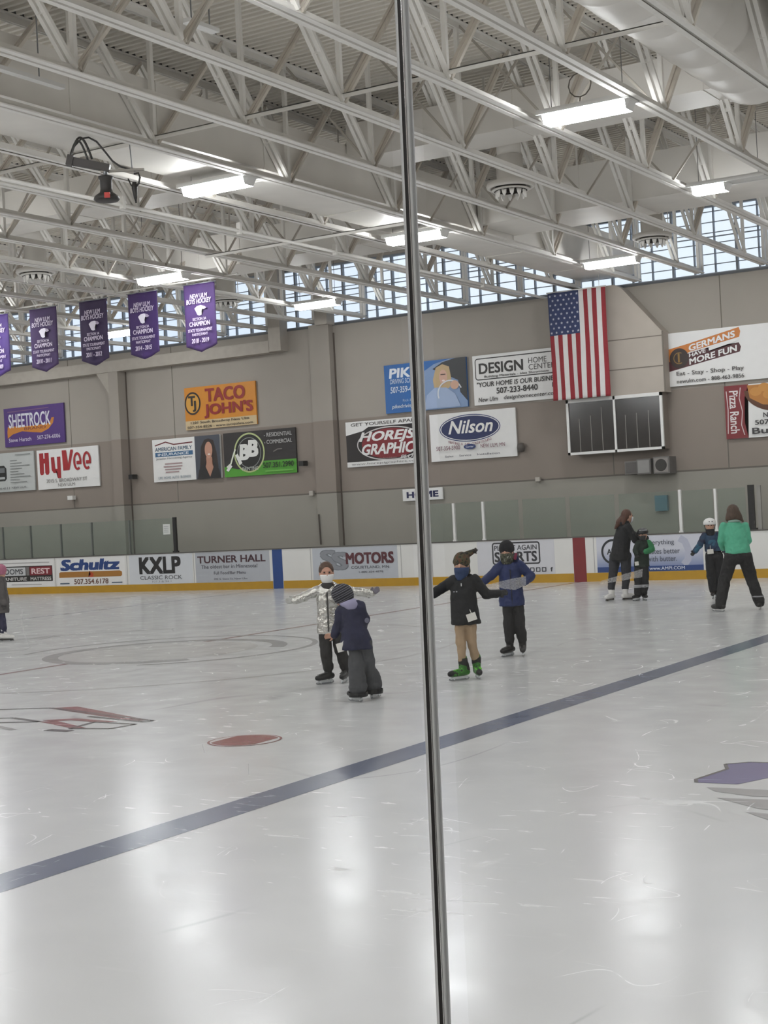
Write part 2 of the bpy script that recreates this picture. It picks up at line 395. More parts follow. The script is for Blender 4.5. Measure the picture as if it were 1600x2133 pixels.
# horizontal bridging angles and a thin pipe under the joists
for y, z, lab, xa, xb in ((15.98, 7.04, 'thin white bridging angle crossing the joists nearest the camera', JX[0], JX[-1]), (22.9, 6.86, 'thin white bridging angle crossing the joists beyond the first lamps', -3.48, 1.06), (9.7, 7.04, 'thin white bridging angle above the top edge of the picture', JX[0], JX[-1])):
    bm = bmesh.new(); bx(bm, xa, xb, y-.03, y+.03, z-.012, z); bx(bm, xa, xb, y-.03, y-.02, z-.06, z)
    tag(obj('bridging_angle', bm, PAINT), lab, 'bridging angle', 'bridging angles across the joists')
bm = bmesh.new(); tube(bm, [(-1.27, -3, 6.76), (-1.27, YW-.05, 6.76)], .030, 10)
for y in range(0, 33, 3): bx(bm, -1.31, -1.23, y-.03, y+.03, 6.70, 6.90)
tag(obj('sprinkler_pipe', bm, PAINT, smooth=False), 'round white pipe running under the joists left of the black seam', 'pipe')
# diagonal cross bridging between joists
BRM = M('#b5aea3', .6)
for k, y in enumerate((12.9, 19.2, 23.5)):
    for x in JX[:-1]:
        if -.6 < x < .9 or 7. < x < 8.5 or (k == 0 and 1. < x < 1.2): continue
        bm = bmesh.new(); bar(bm, (x+.03, y, ZC), (x+1.48, y, ZT), .03, .03); bar(bm, (x+.03, y+.02, ZT), (x+1.48, y+.02, ZC), .03, .03)
        tag(obj('cross_brace', bm, BRM), 'thin crossed brace between two roof joists, %s row from the camera' % ORD[k+1], 'brace', 'crossed braces, %s row' % ORD[k+1])

# ------------------------------------------------------------------ air ducts
def rect_duct(name, label, x0, x1, y0, y1, z0, z1, axis, step=1.52):
    b = bmesh.new(); bx(b, x0, x1, y0, y1, z0, z1); e = obj(name, b, DUCT); tag(e, label, 'air duct')
    b = bmesh.new(); q = (x0 if axis == 'x' else y0)+step
    while q < (x1 if axis == 'x' else y1)-.1:
        if axis == 'x': bx(b, q-.012, q+.012, y0-.012, y1+.012, z0-.012, z1+.012)
        else: bx(b, x0-.012, x1+.012, q-.012, q+.012, z0-.012, z1+.012)
        q += step
    obj('joint_flange', b, DUCT, e)
    b = bmesh.new(); n = max(2, int(((x1-x0) if axis == 'x' else (y1-y0))/4))
    for k in range(n):
        f = (k+.5)/n
        if axis == 'x':
            for yy in (y0-.012, y1+.0): bx(b, x0+(x1-x0)*f-.02, x0+(x1-x0)*f+.02, yy, yy+.012, z0, 8.835)
        else:
            for xx in (x0-.012, x1+.0): bx(b, xx, xx+.012, y0+(y1-y0)*f-.02, y0+(y1-y0)*f+.02, z0, 8.835)
    obj('hanger_strap', b, DUCT, e); return e
rect_duct('air_duct', 'long pale square duct between two joists running toward the flag', -.36, .97, 4.0, YW-.02, 7.06, 7.85, 'y', 3.05)
rect_duct('air_duct', 'pale square duct crossing behind the nearest lamp on the right', .99, 13.5, 21.0, 21.95, 7.60, 8.18, 'x', 3.03)
rect_duct('air_duct', 'pale square duct crossing in front of the clerestory windows', .99, 13.5, 25.55, 27.1, 7.15, 7.95, 'x', 3.03)
b = bmesh.new()
for i in range(0, 15):
    pass
rs = []
yy = 5.0
while yy < 20.3:
    rs.append(ring(Vector((7.87, yy, 7.93)), Vector((.69, 0, 0)), Vector((0, 0, .69)), 40)); yy += .76
    rs.append(ring(Vector((7.87, yy-.04, 7.93)), Vector((.69, 0, 0)), Vector((0, 0, .69)), 40))
    rs.append(ring(Vector((7.87, yy-.02, 7.93)), Vector((.70, 0, 0)), Vector((0, 0, .70)), 40))
rs.append(ring(Vector((7.87, 20.95, 7.95)), Vector((.62, 0, 0)), Vector((0, 0, .45)), 40))
skin_rings(b, rs)
o = obj('round_duct', b, DUCT, smooth=True); b = bmesh.new()
for yy in (7.2, 12.0, 16.6): bx(b, 7.85, 7.89, yy, yy+.02, 8.6, 8.835)
obj('hanger_strap', b, DUCT, o); tag(o, 'large round pale duct with ring seams in the top right corner', 'air duct')
bm = bmesh.new(); rs = []
for k in range(0, 26):
    rs.append(ring(Vector((9.65, 4.0+.66*k, 7.93)), Vector((.62, 0, 0)), Vector((0, 0, .62)), 40))
skin_rings(bm, rs); o = obj('round_duct', bm, DUCT, smooth=True); b = bmesh.new()
for yy in (7.2, 12.0, 16.6): bx(b, 9.63, 9.67, yy, yy+.02, 8.53, 8.835)
obj('hanger_strap', b, DUCT, o); tag(o, 'second round pale duct cut off by the right edge of the picture', 'air duct')
rect_duct('air_duct', 'pale square duct beside the long duct left of the black seam', -8.0, -.38, 26.0, 27.2, 7.25, 7.95, 'x', 3.03)
rect_duct('air_duct', 'pale square duct above the purple banners', -20, -.38, 20.6, 21.5, 7.55, 8.15, 'x', 3.03)

def diffuser(x, y, z, label, dy):
    e = empty('vent_diffuser', label, 'air diffuser', (x, y, z), 0, 'round ceiling diffusers')
    b = bmesh.new(); lathe(b, [(.22, .55), (.22, .16), (.385, .10), (.40, .05), (.385, .02), (.33, .02), (.33, .06), (.20, .10)], 40); obj('hood', b, DUCT, e, True)
    b = bmesh.new(); lathe(b, [(.31, -.02), (.31, .0), (.26, .015), (.05, .015), (.05, -.03), (.27, -.03)], 40); obj('cone_ring', b, PAINT, e, True)
    b = bmesh.new(); lathe(b, [(.25, .015), (.25, .055)], 32); obj('throat', b, M('#2a2725', .9), e)['label'] = 'dark air gap'
    b = bmesh.new()
    for k in range(12):
        a = 2*math.pi*k/12; r = .24
        c = Vector((r*math.cos(a), r*math.sin(a), -.02)); s = Vector((-math.sin(a), math.cos(a), 0))
        n_ = Vector((math.cos(a), math.sin(a), 0))*.012
        p_ = [c-s*.045, c+s*.045, c+s*.03+Vector((0,0,-.07)), c+Vector((0,0,-.12)), c-s*.03+Vector((0,0,-.07))]
        v1 = [b.verts.new(q-n_) for q in p_]; v2 = [b.verts.new(q+n_) for q in p_]
        b.faces.new(v1); b.faces.new(v2[::-1])
        for i in range(5): b.faces.new((v1[i], v1[(i+1)%5], v2[(i+1)%5], v2[i]))
    obj('vane', b, PAINT, e)
    b = bmesh.new()
    tube(b, [(0, 0, .5), (0, 0, .72), (0, dy*.3, .86), (0, dy, .9)], .2, 20); obj('neck', b, DUCT, e, True)
    b = bmesh.new(); tube(b, [(.34, 0, .08), (.34, 0, 8.84-z)], .008, 6); obj('hanger_rod', b, DUCT, e)
    return e
diffuser(3.32, 22.25, 6.95, 'round white toothed air diffuser right of the black seam', -.30)
diffuser(3.32, 28.5, 6.93, 'round white toothed air diffuser in front of the clerestory windows', -1.42)
diffuser(-7.4, 22.4, 6.93, 'round white air diffuser at the left edge above the banners', -.92)
diffuser(-7.26, 28.5, 6.93, 'small round white air diffuser beside the last purple banner', -1.32)

# ------------------------------------------------------------------ linear lamps
LENS = M('#ffffff', .4, emit=LAMP_POWER, var=0)
def lamp(x, y, label, length=1.2):
    top = .215 if abs(x-.4) < .3 and y > 4 else 1.92
    e = empty('hanging_lamp', label, 'ceiling lamp', (x, y, 6.84), 0, 'linear lamps under the roof')
    b = bmesh.new()
    bx(b, -.65, .65, -.17, .17, .042, .10); bx(b, -.65, .65, -.19, -.15, .03, .075); bx(b, -.65, .65, .15, .19, .03, .075)
    obj('housing', b, WHITE, e)
    b = bmesh.new(); hl = .63; x1 = -hl+length*hl*2/1.2
    rs = [[Vector((xx, -.11+tp, dz)), Vector((xx, .11-tp, dz)), Vector((xx, .155-tp*.5, .04)), Vector((xx, -.155+tp*.5, .04))] for xx, tp, dz in ((-hl, .05, .03), (-hl+.055, .0, -.085), (x1-.055, .0, -.085), (x1, .05, .03))]
    skin_rings(b, rs); b.normal_update(); bmesh.ops.recalc_face_normals(b, faces=b.faces[:])
    for f in b.faces: f.material_index = 1 if abs(f.normal.x) > .25 or f.normal.z > .5 else 0
    obj('lens', b, [LENS, WHITE], e)
    b = bmesh.new()
    for s in (-1, 1): tube(b, [(s*.5, 0, .1), (s*.5, 0, top)], .006, 6)
    obj('hanger_wire', b, M('#777777', .4, .6), e)
    return e
LAB = {(0, 2): 'brightest large lit linear lamp, nearest the top right corner', (0, 3): None}
vis = {(6.45, 18.2): 'large lit linear lamp below the ceiling loop wire, upper right', (6.35, 24.1): 'lit lamp stub at the right edge above the clerestory windows',
       (.4, 18.25): 'lit linear lamp right of the hanging camera rig', (.4, 24.2): 'lit linear lamp crossed by the black glass seam',
       (1.86, 29.9): 'lit linear lamp just above the flag', (-5.65, 24.25): 'lit linear lamp above the purple banner furthest right',
       (-5.7, 30.0): 'lit linear lamp against the windows left of the seam', (-12.0, 30.2): 'lit linear lamp half hidden between two purple banners'}
for (x, y), lab in vis.items(): lamp(x, y, lab, .62 if (x, y) == (6.35, 24.1) else 1.2)
for k in range(-4, 4):
    for y in (-4.4, -2.0, .6, 6.0, 11.4, 18.2, 24.15, 30.0):  # three nearest rows are added to brighten the glass seam; the rest continue the grid
        x = .38+6.05*k
        if any(abs(x-a) < 2 and abs(y-c) < 1 for a, c in vis): continue
        lamp(x, y, 'unseen lit linear ceiling lamp added outside the picture')
# loop of cable above the large lamp
bm = bmesh.new(); tube(bm, [(6.3+.16*math.cos(a/12*2*math.pi), 18.35, 7.25+.16*math.sin(a/12*2*math.pi)) for a in range(13)], .009, 6)
tube(bm, [(6.3, 18.35, 7.09), (6.3, 18.3, 6.94)], .009, 6)
tag(obj('cable_loop', bm, M('#6b655d', .6)), 'small loop of brown cable on top of the large lamp', 'cable')

# ------------------------------------------------------------------ press-box enclosure, dark window, wall ducts
PRESS = M('#b5aca1', .8, var=.05, scale=2)
bm = bmesh.new(); yf = 32.95
def wedge(pts, y0, y1, mi=0):
    a = [bm.verts.new((x, y0, z)) for x, z in pts]; c = [bm.verts.new((x, y1, z)) for x, z in pts]
    bm.faces.new(a).material_index = mi; bm.faces.new(c[::-1]).material_index = mi
    for i in range(len(pts)): bm.faces.new((a[i], a[(i+1)%len(pts)], c[(i+1)%len(pts)], c[i])).material_index = mi
wedge([(-.75, 4.24), (1.72, 4.24), (1.74, 5.62), (.80, 6.72), (.62, 6.82), (-.75, 6.82)], yf, YW)
struct(obj('wall_bulkhead', bm, PRESS), 'light panelled bulkhead with a slanted corner above the dark window', 'bulkhead')
bm = bmesh.new()
for z in (4.84, 5.53): bx(bm, -.75, 1.735, yf-.006, yf, z-.012, z+.012)
bx(bm, 1.725, 1.755, yf-.008, yf, 4.24, 5.62)
struct(obj('trim_3', bm, M('#7b746c', .9)), 'joint lines of the bulkhead panels', 'wall joint')
# dark window
bm = bmesh.new()
for a in ((-.74, 1.66, 2.93, 2.99), (-.74, 1.66, 4.16, 4.24), (-.74, -.68, 2.93, 4.24), (1.60, 1.66, 2.93, 4.24), (.455, .505, 2.93, 4.24)): bx(bm, a[0], a[1], yf-.03, yf+.03, a[2], a[3])
wd = obj('window_30', bm, WHITE); struct(wd, 'dark two-pane window in a white frame below the flag', 'window')
bm = bmesh.new(); bx(bm, -.68, 1.6, yf, yf+.02, 2.99, 4.16); obj('glass', bm, M('#2b2827', .12, var=.2, scale=1.5), wd)
bm = bmesh.new()
for x, z0 in ((-.42, 3.0), (-.13, 3.0), (.15, 3.0), (.74, 3.0), (1.02, 3.0), (1.31, 3.0)): bx(bm, x-.006, x+.006, yf-.012, yf-.002, z0, z0+random.uniform(.55, 1.05))
obj('blind_cord', bm, M('#9a9690', .7), wd)
bm = bmesh.new(); bx(bm, -.70, 1.62, yf+.03, YW, 2.94, 4.24); struct(obj('wall_windowbox', bm, WALLM), 'painted box around the dark window', 'wall')
# speaker cabinets under the window
def cab(name, label, x0, x1, z0, z1, depth, front, kind):
    b = bmesh.new(); bx(b, x0, x1, YW-depth, YW, z0, z1); o = obj(name, b, M('#6d6a68', .6)); tag(o, label, kind)
    b = bmesh.new(); bx(b, x0+.03, x1-.03, YW-depth-.012, YW-depth, z0+.03, z1-.03); obj('front_panel', b, front, o); return o
cab('wall_cabinet', 'grey wall cabinet left under the dark window', .62, .98, 2.40, 2.70, .35, M('#5d5a58', .8), 'cabinet')
cab('wall_cabinet', 'pale grey box between two cabinets under the dark window', .96, 1.30, 2.38, 2.73, .46, M('#8d8b89', .6), 'cabinet')
s = cab('loudspeaker', 'grey framed loudspeaker under the right corner of the dark window', 1.36, 1.75, 2.37, 2.76, .44, M('#8c8783', .6), 'loudspeaker')
b = bmesh.new(); skin_rings(b, [ring(Vector((1.55, YW-.462, 2.565)), Vector((.13, 0, 0)), Vector((0, 0, .13)), 24), ring(Vector((1.55, YW-.454, 2.565)), Vector((.14, 0, 0)), Vector((0, 0, .14)), 24)]); obj('cone', b, M('#3a3836', .8), s)
# horizontal wall duct with riser and drop
WD = M('#ada69c', .75, var=.05)
bm = bmesh.new(); bx(bm, -21, -9.35, YW-.36, YW, 6.24, 6.56); e = obj('wall_duct', bm, WD); tag(e, 'boxed duct running along the far wall below the banners', 'air duct')
bm = bmesh.new(); bx(bm, -9.36, -8.97, YW-.36, YW, 6.26, 8.55); obj('riser', bm, WD, e)
bm = bmesh.new(); wedge([(-15.05, 6.24), (-15.55, 6.24), (-15.05, 5.55)], YW-.30, YW); obj('gusset', bm, WD, e)
bm = bmesh.new(); bx(bm, -15.08, -14.72, YW-.34, YW, 0, 6.5); obj('drop', bm, WALLM, e)
bm = bmesh.new(); bx(bm, -8.15, -7.52, YW-.22, YW, 0, 6.84); e = obj('wall_pilaster', bm, WALLM); struct(e, 'painted pilaster on the far wall beside the green and black sign', 'pilaster')
bm = bmesh.new(); bx(bm, -7.82, -7.44, YW-.40, YW-.02, 6.80, 7.6); tag(obj('duct_stub', bm, WD), 'short square duct standing on the pilaster in front of the windows', 'air duct')
bm = bmesh.new()
for x in (-8.17, -7.50, -14.70): bx(bm, x-.02, x+.02, YW-.02, YW-.001, .0, 6.6)
struct(obj('trim_4', bm, M('#5a5049', .9)), 'dark gaps beside the pilaster and wall duct', 'wall joint')
bm = bmesh.new(); tube(bm, [(-8.10, YW-.25, 1.85), (-8.08, YW-.25, 1.05)], .02, 8); tag(obj('wall_pipe', bm, M('#4a423c', .6)), 'short dark rusty pipe on the pilaster above the boards', 'pipe')

# small wall devices
def wallbox(name, label, cat, x, z, w_, h_, d, m, arm=True):
    b = bmesh.new(); bx(b, x-w_/2, x+w_/2, YW-d, YW-d*.3, z-h_/2, z+h_/2); o = obj(name, b, m); tag(o, label, cat)
    b = bmesh.new(); bx(b, x-.03, x+.03, YW-d*.35, YW, z-.04, z+.04); obj('bracket', b, M('#7d7770', .7), o); return o
wallbox('wall_camera', 'small black camera on the wall left of the insurance sign', 'camera', -14.46, 3.2, .15, .13, .3, BLACK)
wallbox('wall_camera', 'small black camera on the wall right of the green and black sign', 'camera', -8.55, 3.22, .15, .13, .3, BLACK)
bm = bmesh.new(); lathe(bm, [(.0001, .12), (.08, .10), (.10, 0), (.08, -.10), (.0001, -.12)], 16); o = obj('wall_horn', bm, M('#56504c', .6), smooth=True, loc=(-2.15, YW-.12, 3.22)); tag(o, 'round dark horn on the wall right of the blue oval sign', 'horn')
wallbox('sensor', 'small white sensor below the white sign with red lettering', 'sensor', -16.91, 2.72, .2, .12, .2, WHITE)
wallbox('junction_box', 'small pale box on the wall line beside the pilaster', 'box', -8.4, 2.42, .12, .12, .12, M('#b9b3aa', .7))
wallbox('junction_box', 'small pale box on the wall line right of the home sign', 'box', -1.75, 2.42, .12, .1, .12, M('#b9b3aa', .7))
wallbox('thermostat_box', 'small teal box on the wall behind the glass', 'box', 1.38, 1.69, .3, .36, .14, M('#3f6f80', .5))

# ------------------------------------------------------------------ far boards and glass
bm = bmesh.new(); bx(bm, XL, XR, YB, YB+.10, 0, HB-.015)
BOARD = M('#e2e1dd', .35, var=.03, scale=1.5)
fb = obj('wall_boards', bm, BOARD); struct(fb, 'white far rink boards', 'rink boards')
def board_part(name, x0, x1, z0, z1, y0, m):
    b = bmesh.new(); bx(b, x0, x1, YB-y0, YB, z0, z1); return obj(name, b, m, fb)
YEL = M('#b98d14', .45, var=.06)
board_part('kickplate', XL, -8.58, .0, .195, .012, YEL); board_part('kickplate', -8.24, -.16, .0, .195, .012, YEL); board_part('kickplate', .16, XR, .0, .195, .012, YEL)
board_part('blue_stripe', -8.565, -8.26, .0, HB-.016, .008, M('#1c4486', .4)); board_part('red_stripe', -.15, .155, .0, HB-.016, .008, M('#7d1f25', .4))
b = bmesh.new(); bx(b, XL, XR, YB-.012, YB+.16, HB-.016, HB+.012); obj('cap_rail', b, M('#57534f', .5), fb)
b = bmesh.new()
for x in (-18.6, -16.12, -13.46, -11.14, -7.38, -4.72, -3.85, .36, 2.98, 5.4, 7.8): bx(b, x-.008, x+.008, YB-.004, YB, .2, HB-.02)
obj('panel_seam', b, M('#a9a8a6', .5), fb)
def pane_mat(name, col, haze, hazecol):
    m = bpy.data.materials.new(name); m.use_nodes = True; t = m.node_tree; t.nodes.clear()
    o_ = t.nodes.new('ShaderNodeOutputMaterial'); mx = t.nodes.new('ShaderNodeMixShader'); tr = t.nodes.new('ShaderNodeBsdfTransparent'); gl = t.nodes.new('ShaderNodeBsdfGlossy')
    gl.inputs['Roughness'].default_value = .05; m2 = t.nodes.new('ShaderNodeMixShader'); df = t.nodes.new('ShaderNodeBsdfDiffuse'); df.inputs['Color'].default_value = hazecol
    n = t.nodes.new('ShaderNodeTexNoise'); n.inputs['Scale'].default_value = 4.; n.inputs['Detail'].default_value = 5
    mr = t.nodes.new('ShaderNodeMapRange'); mr.inputs['From Min'].default_value = .3; mr.inputs['From Max'].default_value = .75; mr.inputs['To Min'].default_value = haze*.6; mr.inputs['To Max'].default_value = haze*1.5
    t.links.new(n.outputs['Fac'], mr.inputs['Value']); t.links.new(mr.outputs['Result'], m2.inputs[0])
    tr.inputs['Color'].default_value = col; mx.inputs[0].default_value = .02
    t.links.new(tr.outputs[0], mx.inputs[1]); t.links.new(gl.outputs[0], mx.inputs[2]); t.links.new(mx.outputs[0], m2.inputs[1]); t.links.new(df.outputs[0], m2.inputs[2])
    t.links.new(m2.outputs[0], o_.inputs['Surface']); return m
FARGLASS = pane_mat('far_glass', (.88, .92, .90, 1), .06, (.42, .46, .43, 1))
def far_pane(x0, x1, top, label):
    b = bmesh.new(); bx(b, x0, x1, YB+.04, YB+.055, HB+.012, top); o = obj('barrier_glass', b, FARGLASS); tag(o, label, 'glass panel', 'glass panels on the far boards'); return o
lx = [-20.3, -19.25, -18.15, -17.05, -15.88, -14.72, -13.35, -11.83]
for i, (a, c) in enumerate(zip(lx, lx[1:])): far_pane(a+.02, c-.02, 1.955, 'clear greenish glass panel on the left boards, %s from the black post' % ORD[len(lx)-1-i])
rx_ = [-4.1, -3.22, -2.43, -1.45, -.25, .95, 2.44, 3.24, 3.96]
for i, (a, c) in enumerate(zip(rx_, rx_[1:])): far_pane(a+.055, c-.055, 1.945, 'clear greenish glass panel on the right boards, %s from its left end' % ORD[i+1])
def far_post(x, wd, top, m, label):
    b = bmesh.new(); bx(b, x-wd/2, x+wd/2, YB+.02, YB+.085, HB+.012, top); bx(b, x-wd*.8, x+wd*.8, YB+.015, YB+.09, HB+.012, HB+.05); tag(obj('glass_post', b, m), label, 'post')
far_post(-11.76, .10, 1.97, BLACK, 'black post ending the left run of far glass'); far_post(4.03, .13, 1.99, BLACK, 'wide black post at the right end of the far glass')
far_post(-3.22, .055, 1.94, WHITE, 'white glass post just right of the black seam'); far_post(-2.43, .055, 1.94, WHITE, 'white glass post, second right of the black seam')
far_post(2.44, .06, 1.97, WHITE, 'white glass post between the two groups of skaters'); far_post(3.24, .05, 1.95, WHITE, 'white glass post left of the black post at the right')
for x in lx[1:-1]: far_post(x, .03, 1.955, M('#6a6d69', .5), 'thin grey joint post on the left boards')
for o in bpy.data.objects:
    if o.name.startswith('glass_post') and o['label'].startswith('thin grey joint'): o['group'] = 'thin glass joints on the left boards'
b = bmesh.new(); bx(b, 4.16, 4.24, YB+.03, YB+.10, HB+.012, 1.97); tag(obj('glass_post', b, M('#8f8d88', .5)), 'grey post right beside the wide black post', 'post')
b = bmesh.new(); bx(b, -12.14, -11.90, YB+.018, YB+.022, 1.52, 1.80); tag(obj('paper_notice', b, M('#d9dad6', .7)), 'white paper notice taped to the glass beside the black post', 'notice')
b = bmesh.new()
for k in range(4): bx(b, -12.11, -11.95, YB+.015, YB+.018, 1.58+.05*k, 1.592+.05*k)
obj('print_line', b, M('#8d9092', .7), bpy.data.objects['paper_notice'])

# ------------------------------------------------------------------ lettering
TXT = {}
def text_mesh(s, bold, shear):
    key = (s, bold, shear)
    if key not in TXT:
        cu = bpy.data.curves.new('lettering', 'FONT'); cu.body = s; cu.size = 1; cu.shear = shear; cu.resolution_u = 3; cu.align_x = 'LEFT'
        o = bpy.data.objects.new('lettering', cu); COL.objects.link(o); bpy.context.view_layer.update()
        me = bpy.data.meshes.new_from_object(o.evaluated_get(bpy.context.evaluated_depsgraph_get()))
        bpy.data.objects.remove(o); bpy.data.curves.remove(cu)
        if bold > .003:                                              # heavier strokes: overlaid copies a little apart
            b = bmesh.new(); d = bold*1.7
            for kk, (dx, dy) in enumerate(((0, 0), (d, 0), (d, d*.8), (0, d*.8), (d*.5, d*.4))):
                k0 = len(b.verts); b.from_mesh(me); b.verts.ensure_lookup_table()
                for v in b.verts[k0:]: v.co.x += dx; v.co.y += dy; v.co.z = kk*.00025
            b.to_mesh(me); b.free()
        xs = [v.co.x for v in me.vertices]; ys = [v.co.y for v in me.vertices]
        TXT[key] = (me, min(xs), max(xs), min(ys), max(ys))
    return TXT[key]
class Board:
    """a flat printed face: u to the right, v up, both 0..1 over w x h metres; layers step towards the viewer"""
    def __init__(s, root, w, h, y0, step=.0025): s.root, s.w, s.h, s.y, s.step, s.n = root, w, h, y0, step, 0
    def _lay(s): s.n += 1; return s.y-s.step*s.n
    def pts(s, name, P, col, m=None, y=None):
        y = s._lay() if y is None else y; b = bmesh.new()
        b.faces.new([b.verts.new((u*s.w, y, v*s.h)) for u, v in P]); bmesh.ops.triangulate(b, faces=b.faces[:])
        return obj(name, b, m or M(col, .5, var=.02), s.root)
    def rect(s, name, u, v, w, h, col, m=None): return s.pts(name, [(u, v), (u+w, v), (u+w, v+h), (u, v+h)], col, m)
    def ell(s, name, u, v, ru, rv, col, n=40, a0=0, a1=360, m=None):
        return s.pts(name, [(u+ru*math.cos(math.radians(a0+(a1-a0)*i/n)), v+rv*math.sin(math.radians(a0+(a1-a0)*i/n))) for i in range(n)], col, m)
    def band(s, name, P, Q, col):
        y = s._lay(); b = bmesh.new(); A = [b.verts.new((u*s.w, y, v*s.h)) for u, v in P]; B = [b.verts.new((u*s.w, y, v*s.h)) for u, v in Q]
        for i in range(len(A)-1): b.faces.new((A[i], A[i+1], B[i+1], B[i]))
        return obj(name, b, M(col, .5, var=.02), s.root)
    def ringel(s, name, u, v, ru, rv, t, col, a0=0, a1=360, n=48):
        an = [math.radians(a0+(a1-a0)*i/n) for i in range(n+1)]
        tu, tv = t/s.w, t/s.h
        return s.band(name, [(u+ru*math.cos(a), v+rv*math.sin(a)) for a in an], [(u+(ru-tu)*math.cos(a), v+(rv-tv)*math.sin(a)) for a in an], col)
    def line(s, name, P, t, col):
        up, dn = [], []
        for i, (u, v) in enumerate(P):
            a = P[max(i-1, 0)]; c = P[min(i+1, len(P)-1)]; d = Vector(((c[0]-a[0])*s.w, (c[1]-a[1])*s.h)); d.normalize(); q = Vector((-d.y, d.x))*t/2
            up.append((u+q.x/s.w, v+q.y/s.h)); dn.append((u-q.x/s.w, v-q.y/s.h))
        return s.band(name, up, dn, col)
    def text(s, t, u, v, w, h, col, bold=.0, shear=0., slope=0., rot=None, name='lettering'):
        me, x0, x1, y0, y1 = text_mesh(t, bold, shear); y = s._lay(); m2 = me.copy(); W, Hh = w*s.w, h*s.h
        for vt in m2.vertices:
            a = (vt.co.x-x0)/(x1-x0); c = (vt.co.y-y0)/(y1-y0)
            if rot == 'down':  X, Z = u*s.w+c*W, v*s.h+Hh-a*Hh
            else: X, Z = u*s.w+a*W, v*s.h+c*Hh+slope*a*W
            vt.co = (X, y-vt.co.z, Z)
        o = mobj(name, m2, M(col, .5, var=.02), s.root); return o
    def frame(s, name, u, v, w, h, t, col, r=0.):
        tu, tv = t/s.w, t/s.h
        def rr(u, v, w, h, r):
            P = []; ru, rv = r/s.w, r/s.h
            for cu, cv, a in ((u+w-ru, v+h-rv, 0), (u+ru, v+h-rv, 90), (u+ru, v+rv, 180), (u+w-ru, v+rv, 270)):
                for k in range(5): q = math.radians(a+22.5*k); P.append((cu+ru*math.cos(q), cv+rv*math.sin(q)))
            return P+[P[0]]
        return s.band(name, rr(u, v, w, h, r), rr(u+tu, v+tv, w-2*tu, h-2*tv, max(r-t, .001)), col)
def wall_sign(label, x, z, w, h, col, group='sponsor signs on the far wall'):
    b = bmesh.new(); bx(b, 0, w, 0, .05, 0, h); o = obj('wall_sign', b, M(col, .5, var=.02), None, False, (x, YW-.07, z))
    tag(o, label, 'sign', group)
    b = bmesh.new()
    for a in ((.1, .3), (w-.3, w-.1)): bx(b, a[0], a[1], .05, .07, h*.3, h*.7)
    obj('mounting_cleat', b, M('#777777', .6), o)
    return Board(o, w, h, 0)
W_, K_ = '#e9e8e6', '#181716'
# purple sign, top left
s = wall_sign('purple sign with white capital lettering over an orange wave, upper left of the wall', -19.56, 4.38, 2.45, 1.17, '#4d2f78')
s.pts('orange_wave', [(.05, .40), (.05, .22), (.14, .32), (.30, .38), (.48, .33), (.62, .30), (.74, .38), (.82, .52), (.84, .66), (.80, .66), (.76, .52), (.5, .50), (.2, .52), (.06, .52)], '#c8802e')
s.text('SHEETROCK', .08, .48, .70, .36, '#dcdce6', .02)
s.text('BRAND', .34, .40, .36, .07, '#7a3a30', .01); s.text('Steve Harsch', .07, .12, .38, .10, '#d6cfe2', .01); s.text('507-276-6006', .55, .13, .38, .10, '#d6cfe2', .01)
s.line('top_rule', [(.07, .90), (.76, .92)], .03, '#76557e')
# grey sign at the left edge
s = wall_sign('pale grey sign with black truck front and small print lines at left edge', -20.86, 3.03, 2.45, 1.18, '#c2c5c3')
s.pts('vehicle_front', [(.22, .28), (.50, .28), (.53, .34), (.53, .60), (.49, .68), (.26, .68), (.22, .6)], '#222324'); s.rect('vehicle_window', .26, .5, .24, .12, '#6f7375'); s.rect('vehicle_grille', .27, .33, .23, .06, '#b8bbbb')
for k in range(9): s.rect('print_line', .60, .78-.07*k, [.12, .2, .33, .2, .14, .24, .34, .16, .28][k], .018, '#7d807f')
s.text('507-354-4111', .24, .06, .34, .06, '#6d6f70', .01); s.text('NEW ULM', .62, .07, .24, .05, '#6d6f70', .01); s.rect('print_line', .70, .92, .26, .02, '#7d807f')
# white sign with thick red lettering
s = wall_sign('white sign with thick condensed red lettering, lower left of the wall', -18.28, 3.02, 2.44, 1.18, W_)
R_ = '#a32129'
def thick(P, t): s.line('lettering', P, t, R_)
for u in (.075, .165): s.pts('lettering', [(u-.035, .92), (u+.035, .92), (u+.035, .42), (u+.018, .37), (u-.018, .37), (u-.035, .42)], R_)
s.rect('lettering', .08, .66, .09, .12, R_)
s.pts('lettering', [(.235, .80), (.29, .80), (.30, .50), (.335, .50), (.335, .80), (.39, .80), (.39, .26), (.335, .26), (.335, .40), (.27, .40), (.24, .48)], R_)
s.pts('lettering', [(.42, .95), (.49, .95), (.515, .60), (.56, .95), (.60, .95), (.60, .90), (.53, .44), (.43, .44)], R_)
for u in (.665, .82):
    s.ringel('lettering', u, .65, .066, .225, .075, R_, 0, 305); s.rect('lettering', u-.012, .57, .078, .085, R_)
s.text('2015 S. BROADWAY ST', .15, .16, .66, .09, '#7f7c78', .005); s.text('NEW ULM', .34, .05, .27, .08, '#7f7c78', .005)
